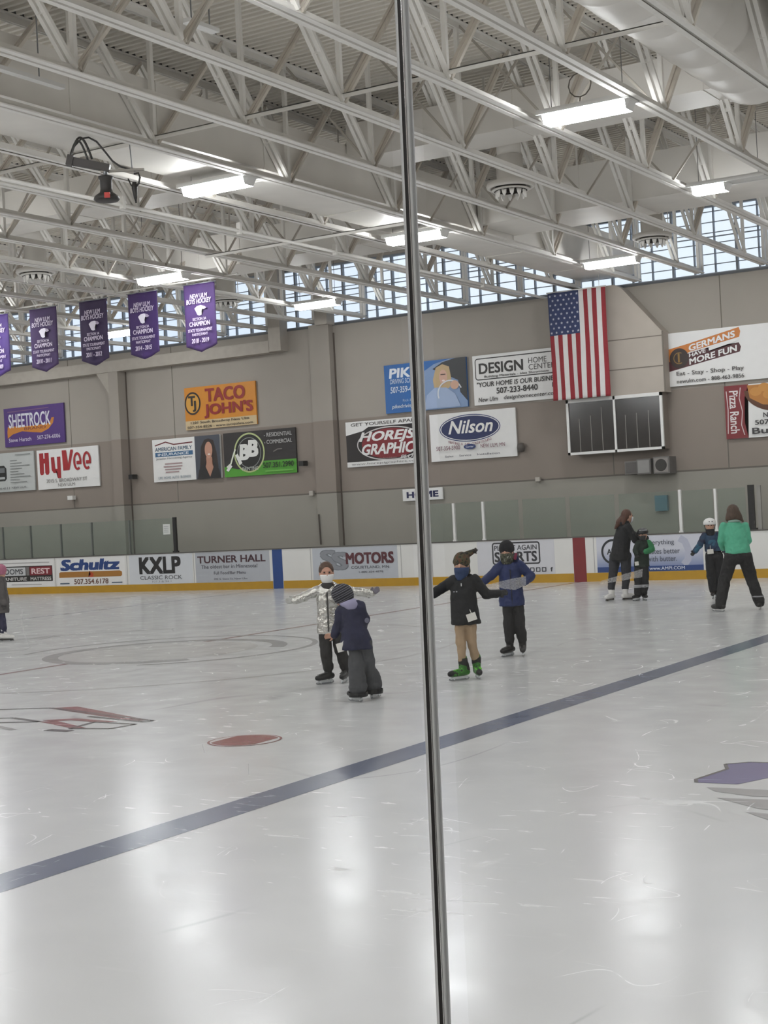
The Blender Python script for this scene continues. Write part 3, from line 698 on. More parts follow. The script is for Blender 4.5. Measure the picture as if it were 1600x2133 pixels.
# orange sign
s = wall_sign('orange sign with two lines of large dark red lettering and a round black emblem', -12.54, 4.39, 2.46, 1.18, '#cf851b')
s.rect('pale_strip', 0, 0, 1, .21, '#cdb78f')
s.ell('emblem_disc', .115, .62, .10, .235, '#d39a3a'); s.ringel('emblem_ring', .115, .62, .115, .27, .05, '#231511')
s.text('T', .055, .56, .10, .24, '#221a12', .05); s.text('J', .115, .42, .05, .26, '#221a12', .05)
s.text('TACO', .30, .62, .56, .32, '#8e1a17', .045); s.text("JOHN'S", .28, .24, .68, .34, '#8e1a17', .045)
s.text('1201 South Broadway New Ulm', .08, .115, .82, .075, '#3a332c', .01); s.text('507-354-8226 - www.tacojohns.com', .03, .01, .92, .075, '#3a332c', .01)
# insurance sign with portrait
s = wall_sign('white sign with a red roof outline and a portrait photo of a dark-haired woman', -13.79, 3.0, 2.42, 1.2, W_)
s.line('roof_line', [(.04, .86), (.20, .93), (.32, .86), (.60, .88)], .035, '#6e2d33')
s.text('AMERICAN FAMILY', .04, .72, .55, .09, '#3f5a72', .02); s.rect('blue_bar', .04, .59, .56, .10, '#35648d'); s.text('INSURANCE', .08, .61, .46, .06, '#dfe6ea', .02)
s.text('Jennifer Harmening Agency', .05, .51, .54, .06, '#6a6d70', .0)
for k, (u, ww) in enumerate(((.18, .26), (.16, .28), (.18, .24), (.19, .2))): s.rect('print_line', u, .40-.065*k, ww, .028, '#a98f90')
s.text('LIFE  HOME  AUTO  BUSINESS', .08, .06, .48, .06, '#8b99a3', .01)
s.rect('portrait', .64, .0, .36, 1.0, '#454a55'); s.pts('portrait_hair', [(.70, .25), (.73, .75), (.78, .90), (.84, .93), (.91, .88), (.95, .6), (.97, .25)], '#2b1f1c')
s.pts('portrait_jacket', [(.66, 0), (.69, .22), (.78, .36), (.92, .36), (.98, .2), (1., 0)], '#1d1b1d'); s.pts('portrait_neck', [(.80, .50), (.885, .50), (.885, .34), (.90, .26), (.845, .04), (.785, .28), (.80, .36)], '#b5856f')
s.ell('portrait_face', .84, .66, .055, .19, '#c08f79'); s.ell('portrait_smile', .845, .56, .02, .02, '#e5d5cc')
# green and black sign
s = wall_sign('black and green sign with a ringed emblem of two fat white letters', -11.26, 3.0, 2.42, 1.21, '#262223')
s.pts('green_field', [(0, 0), (1, 0), (1, .31), (.55, .31), (.2, .16), (0, .24)], '#4f9e2c')
s.ell('emblem_disc', .36, .52, .205, .43, '#141414'); s.ringel('emblem_ring', .36, .52, .215, .45, .045, '#b9c58a'); s.ringel('inner_ring', .36, .52, .165, .345, .02, '#8f938f')
s.text('B', .22, .36, .14, .36, '#e6e6e2', .06, .1); s.text('B', .34, .42, .15, .38, '#e6e6e2', .06, .1)
s.pts('brush', [(.165, .48), (.20, .52), (.26, .30), (.22, .25)], '#e6e6e2'); s.line('paint_stroke', [(.04, .22), (.10, .30), (.13, .45), (.17, .62)], .05, '#dfe4d2'); s.pts('brush_tip', [(.03, .16), (.06, .12), (.12, .24), (.09, .28)], '#e6e6e2')
s.text('PAINTING', .26, .12, .22, .08, '#c3c6c0', .01)
s.text('- RESIDENTIAL', .58, .84, .38, .09, '#b9b9b7', .015); s.text('- COMMERCIAL', .58, .68, .38, .09, '#b9b9b7', .015); s.line('brush_mark', [(.70, .50), (.76, .55), (.82, .55)], .03, '#77736f')
s.text('507.351.2990', .55, .15, .42, .12, '#10240c', .02); s.rect('print_line', .58, .06, .38, .03, '#6fb74c')
# red ellipse sign
s = wall_sign('black sign with slanted white lettering on a dark red ellipse, crossed by the seam', -7.23, 3.03, 2.4, 1.18, '#1f1a1b')
s.rect('white_strip', 0, .86, 1, .14, W_); s.rect('white_strip', 0, 0, 1, .11, W_); s.pts('white_tab', [(0, .70), (.22, .78), (.30, .87), (0, .87)], W_)
s.text('GET YOURSELF APART', .07, .895, .86, .07, '#4d4846', .01)
s.ell('ellipse', .56, .47, .36, .33, '#7e1c26'); s.ringel('ellipse_edge', .56, .47, .42, .37, .03, '#cfcac8')
s.text('HOREJSI', .17, .48, .76, .27, W_, .035, .3); s.text('GRAPHICS', .20, .24, .74, .24, W_, .035, .3)
s.text('PLUS', .68, .115, .20, .08, '#d9d6d4', .02, .3); s.text('Signs Banners Embroidery', .42, .13, .22, .04, '#8d8784', 0); s.text('www.horejsigraphics.com', .06, .025, .86, .055, '#6b6866', 0)
# blue driving sign
s = wall_sign('blue sign with a photo of a fair-haired girl at a steering wheel, behind the seam', -5.97, 4.34, 2.4, 1.24, '#2c66a8')
s.text('PIKE', .06, .72, .36, .20, '#e3e8ee', .035, .1); s.text('DRIVING SCHOOL', .07, .60, .36, .10, '#c7d4e4', .01, .1); s.text('507-359-4999', .07, .41, .36, .13, '#cfdbe8', .02, .1)
s.text('Rick & Vonnie', .22, .22, .24, .05, '#aac0da', .0); s.text('pikedriving.com', .08, .07, .38, .10, '#cfdbe8', .015, .2)
s.pts('photo', [(.46, .0), (1., .0), (1., 1.0), (.80, .99), (.62, .92), (.50, .80)], '#7f97bb'); s.pts('car_interior', [(.60, .82), (.72, .94), (.88, 1.0), (1., 1.0), (1., .12), (.92, .3), (.90, .55)], '#2f3336')
s.pts('photo_hair', [(.62, .30), (.60, .60), (.64, .84), (.72, .90), (.80, .84), (.82, .6), (.80, .42)], '#bfa57c'); s.ell('photo_face', .725, .64, .048, .15, '#d0a793'); s.rect('photo_eyes', .695, .68, .06, .022, '#5d4a42'); s.ell('photo_smile', .727, .565, .018, .018, '#efe2dc')
s.pts('photo_shirt', [(.48, .02), (.52, .30), (.62, .44), (.76, .42), (.86, .28), (.92, .02)], '#9fb1cf'); s.ringel('steering_wheel', .80, .30, .15, .27, .035, '#d5d9dd', 20, 200); s.ell('photo_hand', .86, .46, .05, .09, '#cda58e')
# white rounded-frame sign
s = wall_sign('white sign with black lettering in a rounded frame, half behind the flag', -3.39, 4.34, 2.44, 1.23, W_)
s.frame('rounded_frame', .025, .50, .96, .44, .025, '#2c2a29', .08); s.text('DESIGN', .07, .62, .50, .22, '#2a2827', .03); s.text('HOME', .63, .74, .20, .11, '#4f4c4a', .0); s.text('CENTER', .63, .61, .29, .11, '#4f4c4a', .0)
s.text('Building Materials - Idea Showroom', .13, .525, .72, .06, '#3a3837', .01); s.text('"YOUR HOME IS OUR BUSINESS"', .04, .36, .94, .10, '#2a2827', .015, .1); s.text('507-233-8440', .26, .20, .46, .12, '#2a2827', .02)
s.text('New Ulm', .05, .06, .22, .09, '#3a3837', .01, .2); s.text('designhomecenter.com', .34, .05, .60, .10, '#3a3837', .01, .2); s.rect('logo_block', .88, .23, .06, .09, '#3a3837')
# oval sign
s = wall_sign('white sign with white script lettering on a dark blue oval', -4.7, 3.02, 2.42, 1.19, W_)
s.ell('oval', .47, .66, .335, .25, '#1d2a5a'); s.ringel('oval_edge', .47, .66, .355, .285, .022, '#20306a'); s.text('Nilson', .22, .55, .52, .28, '#eceae6', .02, .3)
for k, ch in enumerate('HEATING & AIR CONDITIONING'):
    a = math.radians(232+3.05*k*1.0+0); u = .47+.40*math.cos(a)*1.0; v = .66+.34*math.sin(a)
    if ch != ' ': s.text(ch, u-(.003 if ch == 'I' else .010), v-.02, .007 if ch == 'I' else .021, .05, '#8c5560', .0)
s.text('507-354-5900', .08, .22, .28, .09, '#87606a', .015); s.text('NEW ULM, MN', .60, .21, .28, .09, '#87606a', .015); s.ell('small_oval', .475, .265, .07, .055, '#26386d'); s.text('Carrier', .43, .245, .09, .04, '#dde2ee', .01)
s.text('Sales', .18, .07, .10, .04, '#4d4a55', .01); s.text('Service', .35, .07, .14, .04, '#4d4a55', .01); s.text('Installation', .56, .07, .26, .04, '#4d4a55', .01)
# slanted ribbon sign at the right edge
s = wall_sign('white sign with orange and maroon slanted ribbons, right edge of picture', 1.72, 4.36, 3.05, 1.23, W_)
s.pts('orange_ribbon', [(0., .42), (0., .70), (.165, .775), (.555, .98), (.565, .90), (.555, .80), (.17, .62)], '#c9782c'); s.pts('maroon_ribbon', [(0, .28), (0, .46), (.17, .60), (.30, .66), (.32, .585), (.55, .70), (.565, .62), (.555, .53), (.17, .36)], '#4b1820')
s.ell('emblem', .085, .52, .075, .185, '#2d1c18'); s.ringel('emblem_mark', .085, .52, .045, .11, .02, '#8a6a2e', 60, 300); s.rect('emblem_mark', .075, .44, .015, .17, '#8a6a2e')
s.text('GERMANS', .165, .625, .36, .12, W_, .035, 0, .205); s.text('HAVE', .165, .515, .13, .07, W_, .035, 0, .20); s.text('MORE FUN', .165, .375, .37, .115, W_, .035, 0, .185); s.pts('white_dash', [(.32, .60), (.55, .735), (.55, .79), (.32, .655)], W_)
s.text('Eat - Stay - Shop - Play', .06, .17, .52, .10, '#4b4745', .01); s.text('newulm.com - 888-463-9856', .06, .05, .52, .075, '#3d3a39', .01)
# maroon restaurant sign
s = wall_sign('maroon and white sign with lettering running downwards and a pan of food', 3.0, 3.06, 2.44, 1.2, W_)
s.pts('maroon_band', [(0, 0), (.21, 0), (.18, .3), (.205, .55), (.19, .75), (.23, 1), (0, 1)], '#7d2228'); s.text('Pizza Ranch', .045, .10, .085, .80, '#e3dcda', .02, 0, 0, 'down'); s.line('white_curve', [(.155, .95), (.14, .75), (.165, .5), (.15, .25), (.175, .06)], .02, '#d9c9c7'); s.line('white_curve', [(.02, .9), (.03, .55), (.02, .1)], .02, '#d9c9c7')
s.ell('pan', .52, .88, .33, .42, '#5a3218', 24, 180, 360); s.pts('food', [(.22, .98), (.24, .74), (.36, .60), (.55, .56), (.72, .66), (.8, .98)], '#b97a32')
for u, v in ((.3, .85), (.42, .78), (.38, .92), (.52, .70), (.55, .88), (.66, .8)): s.ell('food_piece', u, v, .055, .08, '#c98c40')
s.text('NEW ULM', .36, .36, .3, .09, '#3c3a3b', .02); s.text('507-233-8000', .28, .23, .5, .09, '#3c3a3b', .02); s.text('Buffet', .25, .06, .36, .12, '#3c3a3b', .02)
# home sign
s = wall_sign('small white sign reading HOME in navy, cut by the black seam', -5.6, 2.07, 1.17, .30, W_, None)
s.text('HOME', .10, .22, .80, .55, '#1d1f4d', .05)

# ------------------------------------------------------------------ adverts on the far boards
def advert(label, x0, x1, col, z0=.2, z1=HB-.025):
    b = bmesh.new(); bx(b, 0, x1-x0, -.003, 0, 0, z1-z0); o = obj('board_advert', b, M(col, .4, var=.02), None, False, (x0, YB-.0005, z0)); tag(o, label, 'advert', 'adverts on the far boards')
    return Board(o, x1-x0, z1-z0, -.003, .0015)
s = advert('white advert with black and red blocks, beside the child in the pink hat', -18.55, -16.18, W_)
s.rect('black_block', .05, .20, .93, .56, '#1c1b1b'); s.rect('white_block', .08, .42, .46, .30, '#c9cacb'); s.rect('grey_block', .55, .42, .05, .31, '#777472'); s.rect('red_block', .61, .42, .36, .31, '#7e1f2c')
s.text('ROOMS', .12, .47, .38, .2, '#4a4c50', .02); s.text('REST', .64, .47, .30, .2, '#e5c9c9', .03); s.text('FURNITURE', .08, .24, .48, .12, '#c9c7c4', .03); s.text('MATTRESS', .62, .24, .34, .12, '#c9c7c4', .03)
s.rect('print_line', .1, .86, .84, .03, '#aaa7a6'); s.rect('print_line', .3, .08, .5, .03, '#aaa7a6')
s = advert('white advert with fat blue script above an orange bar', -16.05, -13.52, W_)
s.text('Schultz', .05, .54, .88, .40, '#1d3f7d', .06, .15); s.pts('orange_bar', [(.03, .30), (.93, .30), (.95, .34), (.95, .46), (.92, .50), (.05, .50), (.03, .46)], '#a8732d'); s.pts('red_spark', [(.46, .30), (.50, .40), (.48, .52), (.54, .42), (.53, .30)], '#b9441d')
s.text('507.354.6178', .25, .06, .50, .18, '#6e4a3d', .02); s.rect('print_line', .04, .07, .14, .04, '#51606f'); s.rect('print_line', .80, .07, .15, .04, '#51606f')
s = advert('pale advert with four tall black letters', -13.38, -11.18, '#d5d8dc')
s.text('KXLP', .16, .34, .66, .58, '#1a191b', .05); s.text('CLASSIC ROCK', .17, .15, .66, .13, '#46464a', .005); s.text('107.3 & 94.1', .36, .05, .30, .06, '#8b8d92', .0)
s = advert('grey advert with dark maroon capitals and three small lines', -11.08, -8.66, '#b3b6bc')
s.text('TURNER HALL', .03, .64, .92, .24, '#42212a', .03); s.text('The oldest bar in Minnesota!', .08, .46, .76, .12, '#4b4850', .01); s.text('Full Food/Bar Menu', .25, .26, .43, .10, '#55525a', .01); s.text('102 S. State St, New Ulm', .25, .07, .45, .07, '#55525a', .0)
s = advert('grey advert with interlocked grey letters and maroon lettering', -7.32, -4.82, '#bcc0c7')
for du, dv in ((.0, .08), (.14, .0)):
    s.text('S', .09+du, .28+dv, .20, .58, '#74777d', .07); s.text('S', .095+du, .30+dv, .19, .54, '#8b8e94', .03)
s.text('MOTORS', .40, .46, .56, .36, '#57222b', .05); s.text('COURTLAND, MN', .46, .30, .44, .10, '#62636a', .015); s.text('1-800-354-4878', .55, .18, .28, .06, '#62636a', .01)
s = advert('pale advert with a rounded black frame of two text lines, behind the blue jacket', -2.62, -.62, '#d3d3d8')
s.frame('rounded_frame', .20, .30, .62, .66, .035, '#2c2c31', .07); s.text('PLAY IT AGAIN', .23, .72, .55, .15, '#3a3a40', .015); s.text('SPORTS', .23, .38, .55, .30, '#2f2f35', .035)
for k in range(6): s.frame('icon_box', .46+.075*k, .07, .055, .13, .02, '#34343a', .01)
s.text('f', .945, .07, .03, .13, '#34343a', .03)
s = advert('pale and blue advert with three lines about butter', .43, 2.92, '#c9cbd6')
gmat = bpy.data.materials.new('printed_blue_fade'); gmat.use_nodes = True; t = gmat.node_tree; q = t.nodes['Principled BSDF']; co = t.nodes.new('ShaderNodeTexCoord'); se = t.nodes.new('ShaderNodeSeparateXYZ'); rr = t.nodes.new('ShaderNodeValToRGB')
rr.color_ramp.elements[0].position = .10; rr.color_ramp.elements[0].color = lin('#7f8db4')+[1]; rr.color_ramp.elements[1].position = .5; rr.color_ramp.elements[1].color = lin('#cdcfd9')+[1]
t.links.new(co.outputs['Object'], se.inputs[0]); t.links.new(se.outputs['Z'], rr.inputs['Fac']); t.links.new(rr.outputs['Color'], q.inputs['Base Color']); q.inputs['Roughness'].default_value = .4
s.rect('fade_field', 0, .0, 1, 1, '#ffffff', gmat); s.line('pale_curve', [(.79, .90), (.84, .8), (.87, .55), (.86, .3), (.82, .16)], .16, '#b7bacb'); s.rect('blue_band', 0, .0, 1, .15, '#1f3f7c')
s.ringel('logo_ring', .16, .58, .115, .36, .05, '#22262b', 40, 330); s.text('AMPI', .10, .50, .14, .16, '#22262b', .03)
s.text('Everything', .48, .70, .26, .17, '#565a66', .005); s.text('tastes better', .48, .48, .31, .15, '#565a66', .005); s.text('with butter.', .48, .27, .28, .15, '#565a66', .005); s.text('www.AMPI.COM', .50, .035, .33, .09, '#cfd6e6', .02)

# ------------------------------------------------------------------ purple banners and flag
def cloth_y(u, v, amp, ph): return amp*(math.sin(u*9+ph)+.5*math.sin(u*17+v*3+ph*2))*(.35+.65*(1-v))
def banner(xc, years, col, label, ph, z1=6.85, w=.83, h=1.32):
    e = empty('championship_banner', label, 'banner', (xc-w/2, 25.4, z1-h), 0, 'purple hockey banners'); b = bmesh.new(); nu, nv = 16, 20; g = []
    for j in range(nv+1):
        row = []
        for i in range(nu+1):
            u = i/nu; v = j/nv; tip = -.14*(1-abs(2*u-1))*(1-v)
            row.append(b.verts.new((u*w, cloth_y(u, v, .018, ph), v*h+tip)))
        g.append(row)
    for j in range(nv):
        for i in range(nu): b.faces.new((g[j][i], g[j][i+1], g[j+1][i+1], g[j+1][i]))
    o = obj('cloth', b, M(col, .75, var=.12, scale=3), e, True); md = o.modifiers.new('thick', 'SOLIDIFY'); md.thickness = .004
    b = bmesh.new(); tube(b, [(-.03, 0, h), (w+.03, 0, h)], .014, 8); obj('rod', b, GREYMETAL, e, True)
    b = bmesh.new(); tube(b, [(.1, 0, h+.01), (.1, 0, h+.054)], .006, 5); tube(b, [(w-.1, 0, h+.01), (w-.1, 0, h+.054)], .006, 5); obj('hook', b, GREYMETAL, e)
    s = Board(e, w, h, -.035, .001); T = '#cfc3da'
    s.text('NEW ULM', .22, .76, .56, .075, T, .02, .2); s.text('BOYS HOCKEY', .10, .675, .80, .08, T, .025, .2)
    s.pts('eagle_head', [(.36, .60), (.44, .635), (.56, .645), (.66, .625), (.70, .59), (.66, .575), (.60, .58), (.57, .54), (.58, .49), (.50, .48), (.44, .50), (.41, .54)], '#e2dcea')
    s.pts('beak', [(.60, .63), (.68, .625), (.735, .595), (.70, .578), (.62, .585)], '#a99ab5')
    s.text('SECTION 3A', .28, .405, .44, .045, T, .02); s.text('CHAMPION', .17, .315, .66, .075, T, .03); s.text('STATE TOURNAMENT', .12, .225, .78, .05, T, .02); s.text('PARTICIPANT', .25, .16, .50, .045, T, .02)
    s.text(years, .22, .045, .56, .075, T, .03, .15)
    return e
banner(-5.64, '2018 - 2019', '#41285f', 'bright purple banner dated 2018 - 2019, rightmost of the row', 0.)
banner(-7.20, '2014 - 2015', '#381f5b', 'purple banner dated 2014 - 2015, second from the right', 1.3)
banner(-8.63, '2011 - 2012', '#2e1c47', 'dark purple banner dated 2011 - 2012, in the middle of the row', 2.1)
banner(-10.14, '2010 - 2011', '#3d2757', 'dusty purple banner dated 2010 - 2011, second from the left', 3.4)
banner(-11.65, '2008 - 2009', '#40296a', 'purple banner cut by the left edge of the picture', 4.2)
bm = bmesh.new(); tube(bm, [(-20, 25.4, 6.925), (-4.6, 25.4, 6.925)], .018, 8); tag(obj('banner_rail', bm, PAINT), 'thin white rail carrying the purple banners', 'rail')

fw, fh, fz, fx, fy = 1.47, 2.54, 4.23, -.92, 32.6
e = empty('national_flag', 'large striped flag hanging vertically, starred blue corner at top left', 'flag', (fx, fy, fz))
RED, FW, BLU = M('#8e1f2a', .75, var=.06), M('#d8d5d3', .75, var=.03), M('#28365f', .75, var=.1)
def flag_y(u, v): return .03*math.sin(u*20+v*2)*(1-v*.7)+.02*math.sin(u*7+v*5)*(1-v)
b = bmesh.new(); NU, NV = 52, 40; g = [[b.verts.new((u/NU*fw-.03*math.sin((1-v/NV)*2)*(u/NU-.5), flag_y(u/NU, v/NV), v/NV*fh)) for u in range(NU+1)] for v in range(NV+1)]
for v in range(NV):
    for u in range(NU):
        f = b.faces.new((g[v][u], g[v][u+1], g[v+1][u+1], g[v+1][u])); k = u//4
        f.material_index = 2 if (k < 7 and v >= NV*.60) else (0 if k % 2 == 0 else 1)
o = obj('cloth', b, [RED, FW, BLU], e, True); md = o.modifiers.new('thick', 'SOLIDIFY'); md.thickness = .004
b = bmesh.new()
for i in range(9):
    for j in range(6 if i % 2 == 0 else 5):
        u = (.04+.075*(j if i % 2 == 0 else j+.5)*1.18); v = .965-.0425*i
        uu = u*1.06; cx_, cz_ = uu*fw, v*fh
        P = []
        for k in range(10):
            a = math.pi/2+k*math.pi/5; r = .036 if k % 2 == 0 else .015; P.append((cx_+r*math.cos(a), cz_+r*math.sin(a)))
        b.faces.new([b.verts.new((x, flag_y(x/fw, z/fh)-.008, z)) for x, z in P])
obj('stars', b, M('#b9bcc9', .7), e)
b = bmesh.new(); tube(b, [(-.02, 0, fh), (fw+.02, 0, fh)], .016, 8); obj('rod', b, WHITE, e, True)
b = bmesh.new()
for x in (.15, fw-.15): tube(b, [(x, 0, fh), (x, 0, fh+.28)], .006, 5)
obj('cord', b, WHITE, e)

# ------------------------------------------------------------------ camera rig hanging from a joist
e = empty('hanging_camera_rig', 'black dome rig with cable loops and red square hanging at upper left', 'camera rig', (.659, 15.442, 6.50), YAW)
DK = M('#1b1918', .5, var=.2)
b = bmesh.new(); lathe(b, [(.035, .0), (.10, -.005), (.10, -.03), (.082, -.05), (.078, -.17), (.09, -.22), (.16, -.27), (.175, -.31), (.15, -.335), (.06, -.345), (.0005, -.345)], 28, (0, 0, -.02)); obj('dome', b, DK, e, True)
b = bmesh.new(); bx(b, .0, .075, -.185, -.165, -.345, -.275); obj('red_square', b, M('#c23a33', .5), e)
b = bmesh.new(); bar(b, (-.42, 0, .20), (.06, 0, .08), .10, .10); bar(b, (-.50, 0, .22), (-.42, 0, .20), .13, .14); obj('mount_arm', b, M('#3a3634', .5), e)
b = bmesh.new()
def arcpts(x0, z0, x1, z1, hgt, y=0., n=16): return [(x0+(x1-x0)*i/n, y, z0+(z1-z0)*i/n+hgt*math.sin(math.pi*i/n)) for i in range(n+1)]
tube(b, arcpts(-.46, .25, -.17, .22, .28), .016, 8); tube(b, arcpts(-.46, .25, -.22, .20, .24, -.03), .014, 8)
tube(b, [(-.46, 0, .25), (-.40, 0, .40), (-.30, 0, .50), (-.20, 0, .51), (-.10, 0, .45), (.0, 0, .32), (.10, 0, .18), (.20, 0, .10), (.32, 0, .06), (.40, 0, .035)], .013, 8)
obj('cable', b, DK, e, True)
b = bmesh.new(); tube(b, [(.38, -.01, -.01), (.44, -.01, .0), (.46, -.01, -.06), (.44, -.01, -.14), (.39, -.01, -.19)], .014, 8); tube(b, [(.38, -.01, -.12), (.38, -.01, -.20), (.385, -.01, -.34), (.39, -.01, -.40)], [.028, .04, .022, .012], 10); tube(b, [(.30, -.01, -.07), (.33, -.01, -.15), (.37, -.01, -.20)], .01, 6); obj('plug', b, DK, e, True)
b = bmesh.new(); tube(b, [(0, 0, .10), (0, 0, -.03)], .03, 10); tube(b, [(.34, 0, .40), (.36, 0, .05)], .008, 6); obj('stem', b, GREYMETAL, e, True)
b = bmesh.new(); bx(b, -.06, .52, -.02, .02, .03, .06); obj('cross_bar', b, M('#9a958d', .6), e)

# ------------------------------------------------------------------ near boards, glass and the seam in front of the camera
bm = bmesh.new(); bx(bm, 8, 20, 1.03, 1.15, 0, 1.03); bx(bm, 8, 20, 1.0, 1.18, 1.03, 1.06); struct(obj('wall_nearboards', bm, BOARD), 'near rink boards below the picture', 'rink boards')
NEARGLASS = pane_mat('near_glass', (.99, .99, .985, 1), .004, (.75, .75, .74, 1))
LEAN = .0115
def near_pane(x0, x1, label):
    b = bmesh.new(); bx(b, x0, x1, 1.106, 1.114, 1.06, 3.2); o = obj('barrier_glass', b, NEARGLASS); tag(o, label, 'glass pane'); return o
pl_ = near_pane(12.0, 13.532, 'clear scuffed glass pane left of the black seam'); pr_ = near_pane(13.567, 15.4, 'clear scuffed glass pane right of the black seam')
sm = bpy.data.materials.new('scuff'); sm.use_nodes = True; t = sm.node_tree; t.nodes.clear(); o_ = t.nodes.new('ShaderNodeOutputMaterial'); mx = t.nodes.new('ShaderNodeMixShader'); tr = t.nodes.new('ShaderNodeBsdfTransparent'); df = t.nodes.new('ShaderNodeBsdfDiffuse'); df.inputs['Color'].default_value = (.8, .8, .8, 1)
nn = t.nodes.new('ShaderNodeTexNoise'); nn.inputs['Scale'].default_value = 22.; nn.inputs['Detail'].default_value = 1.; mr = t.nodes.new('ShaderNodeMapRange'); mr.inputs['From Min'].default_value = .2; mr.inputs['From Max'].default_value = .8; mr.inputs['To Min'].default_value = .22; mr.inputs['To Max'].default_value = .42; t.links.new(nn.outputs['Fac'], mr.inputs['Value']); t.links.new(mr.outputs['Result'], mx.inputs[0])
t.links.new(tr.outputs[0], mx.inputs[1]); t.links.new(df.outputs[0], mx.inputs[2]); t.links.new(mx.outputs[0], o_.inputs['Surface'])
def scuff(parent, polys):
    b = bmesh.new()
    for P in polys: b.faces.new([b.verts.new((x, 1.1045, z)) for x, z in P])
    obj('scuff_mark', b, sm, parent)
def curve_poly(P, t):
    up = [(x+t/2, z+t*.2) for x, z in P]; dn = [(x-t/2, z-t*.2) for x, z in P]; return up+dn[::-1]
scuff(pl_, [curve_poly([(13.0800, 1.7050), (13.0785, 1.698), (13.0788, 1.688), (13.082, 1.678), (13.0865, 1.669)], .0012), curve_poly([(13.30, 1.578), (13.302, 1.570)], .0007), curve_poly([(13.352, 1.562), (13.352, 1.552)], .0007)])
for P_ in ([(13.608, 1.7205), (13.615, 1.722), (13.628, 1.7245), (13.642, 1.7265), (13.642, 1.7195), (13.632, 1.7155), (13.622, 1.7165)], [(13.706, 1.7185), (13.742, 1.7235), (13.743, 1.730), (13.708, 1.7215)]): scuff(pr_, [P_])
e = empty('glass_seam', 'tall thin seam of black gasket and bright metal between the two near glass panes', 'glass seam', (13.5329, 1.11, 1.06)); e.rotation_euler = (0, LEAN, 0)
CHROME = M('#d8d8d8', .22, .75)
x = 0.
EDGE = bpy.data.materials.new('frosted_glass_edge'); EDGE.use_nodes = True; t = EDGE.node_tree; q = t.nodes['Principled BSDF']; q.inputs['Base Color'].default_value = (.8, .8, .79, 1); q.inputs['Roughness'].default_value = .4
en = t.nodes.new('ShaderNodeTexNoise'); en.inputs['Scale'].default_value = 40.; er = t.nodes.new('ShaderNodeValToRGB'); er.color_ramp.elements[0].color = (.74, .74, .73, 1); er.color_ramp.elements[1].color = (.86, .86, .85, 1); t.links.new(en.outputs['Fac'], er.inputs['Fac'])
el_ = t.nodes.new('ShaderNodeBsdfTranslucent'); ms = t.nodes.new('ShaderNodeMixShader'); ms.inputs[0].default_value = .75; t.links.new(er.outputs['Color'], el_.inputs['Color']); t.links.new(er.outputs['Color'], q.inputs['Base Color']); t.links.new(q.outputs[0], ms.inputs[1]); t.links.new(el_.outputs[0], ms.inputs[2]); t.links.new(ms.outputs[0], t.nodes['Material Output'].inputs['Surface'])
for nm, wd, m, dp in (('glass_edge', .0020, EDGE, .004), ('gasket', .0030, M('#232120', .6), .003), ('metal_bead', .0014, CHROME, .005), ('gasket', .0010, M('#333231', .5), .003), ('glass_edge', .0018, EDGE, .004)):
    b = bmesh.new()
    if nm == 'metal_bead': tube(b, [(x+wd/2, -.002, 0), (x+wd/2, -.002, 2.1)], wd/2+.0003, 14)
    elif nm == 'glass_edge':        # ground edge: front and sides of the pane's rim
        v = [b.verts.new(c) for c in ((x, .004, 0), (x, -dp, 0), (x+wd, -dp, 0), (x+wd, .004, 0), (x, .004, 2.1), (x, -dp, 2.1), (x+wd, -dp, 2.1), (x+wd, .004, 2.1))]
        for f in ((0, 1, 5, 4), (1, 2, 6, 5), (2, 3, 7, 6)): b.faces.new([v[i] for i in f])
    else: bx(b, x, x+wd, -dp, dp, 0, 2.1)
    obj(nm, b, m, e, nm == 'metal_bead'); x += wd

# ------------------------------------------------------------------ people on the ice
V = Vector
FOLDS = bpy.data.textures.new('cloth_folds', 'CLOUDS'); FOLDS.noise_scale = .075; FOLDS.noise_depth = 2
def cap_prim(b, p0, p1, r0, r1, n=14):
    p0, p1 = V(p0), V(p1); d = p1-p0
    if d.length < 1e-5: d = V((0, 0, 1e-4)); p1 = p0+d
    d.normalize(); s = d.cross(V((0, 0, 1)))
    if s.length < .05: s = d.cross(V((0, 1, 0)))
    s.normalize(); u = s.cross(d); rs = []
    for a in (85, 60, 30, 0): a = math.radians(a); rs.append(ring(p0-d*r0*math.sin(a), s*r0*math.cos(a), u*r0*math.cos(a), n))
    for a in (0, 30, 60, 85): a = math.radians(a); rs.append(ring(p1+d*r1*math.sin(a), s*r1*math.cos(a), u*r1*math.cos(a), n))
    skin_rings(b, rs)
def ell_prim(b, c, r, phi=0., tilt=0., n=16):
    m = Matrix.Translation(c) @ Matrix.Rotation(phi, 4, 'Z') @ Matrix.Rotation(tilt, 4, 'X') @ Matrix.Diagonal((r[0], r[1], r[2], 1))
    bmesh.ops.create_uvsphere(b, u_segments=n, v_segments=n//2+2, radius=1, matrix=m)
def loft_prim(b, rings, phi=0., n=20):
    ax, ay = V((math.cos(phi), math.sin(phi), 0)), V((-math.sin(phi), math.cos(phi), 0))
    skin_rings(b, [ring(V((x, y, z)), ax*rx, ay*ry, n) for x, y, z, rx, ry in rings])
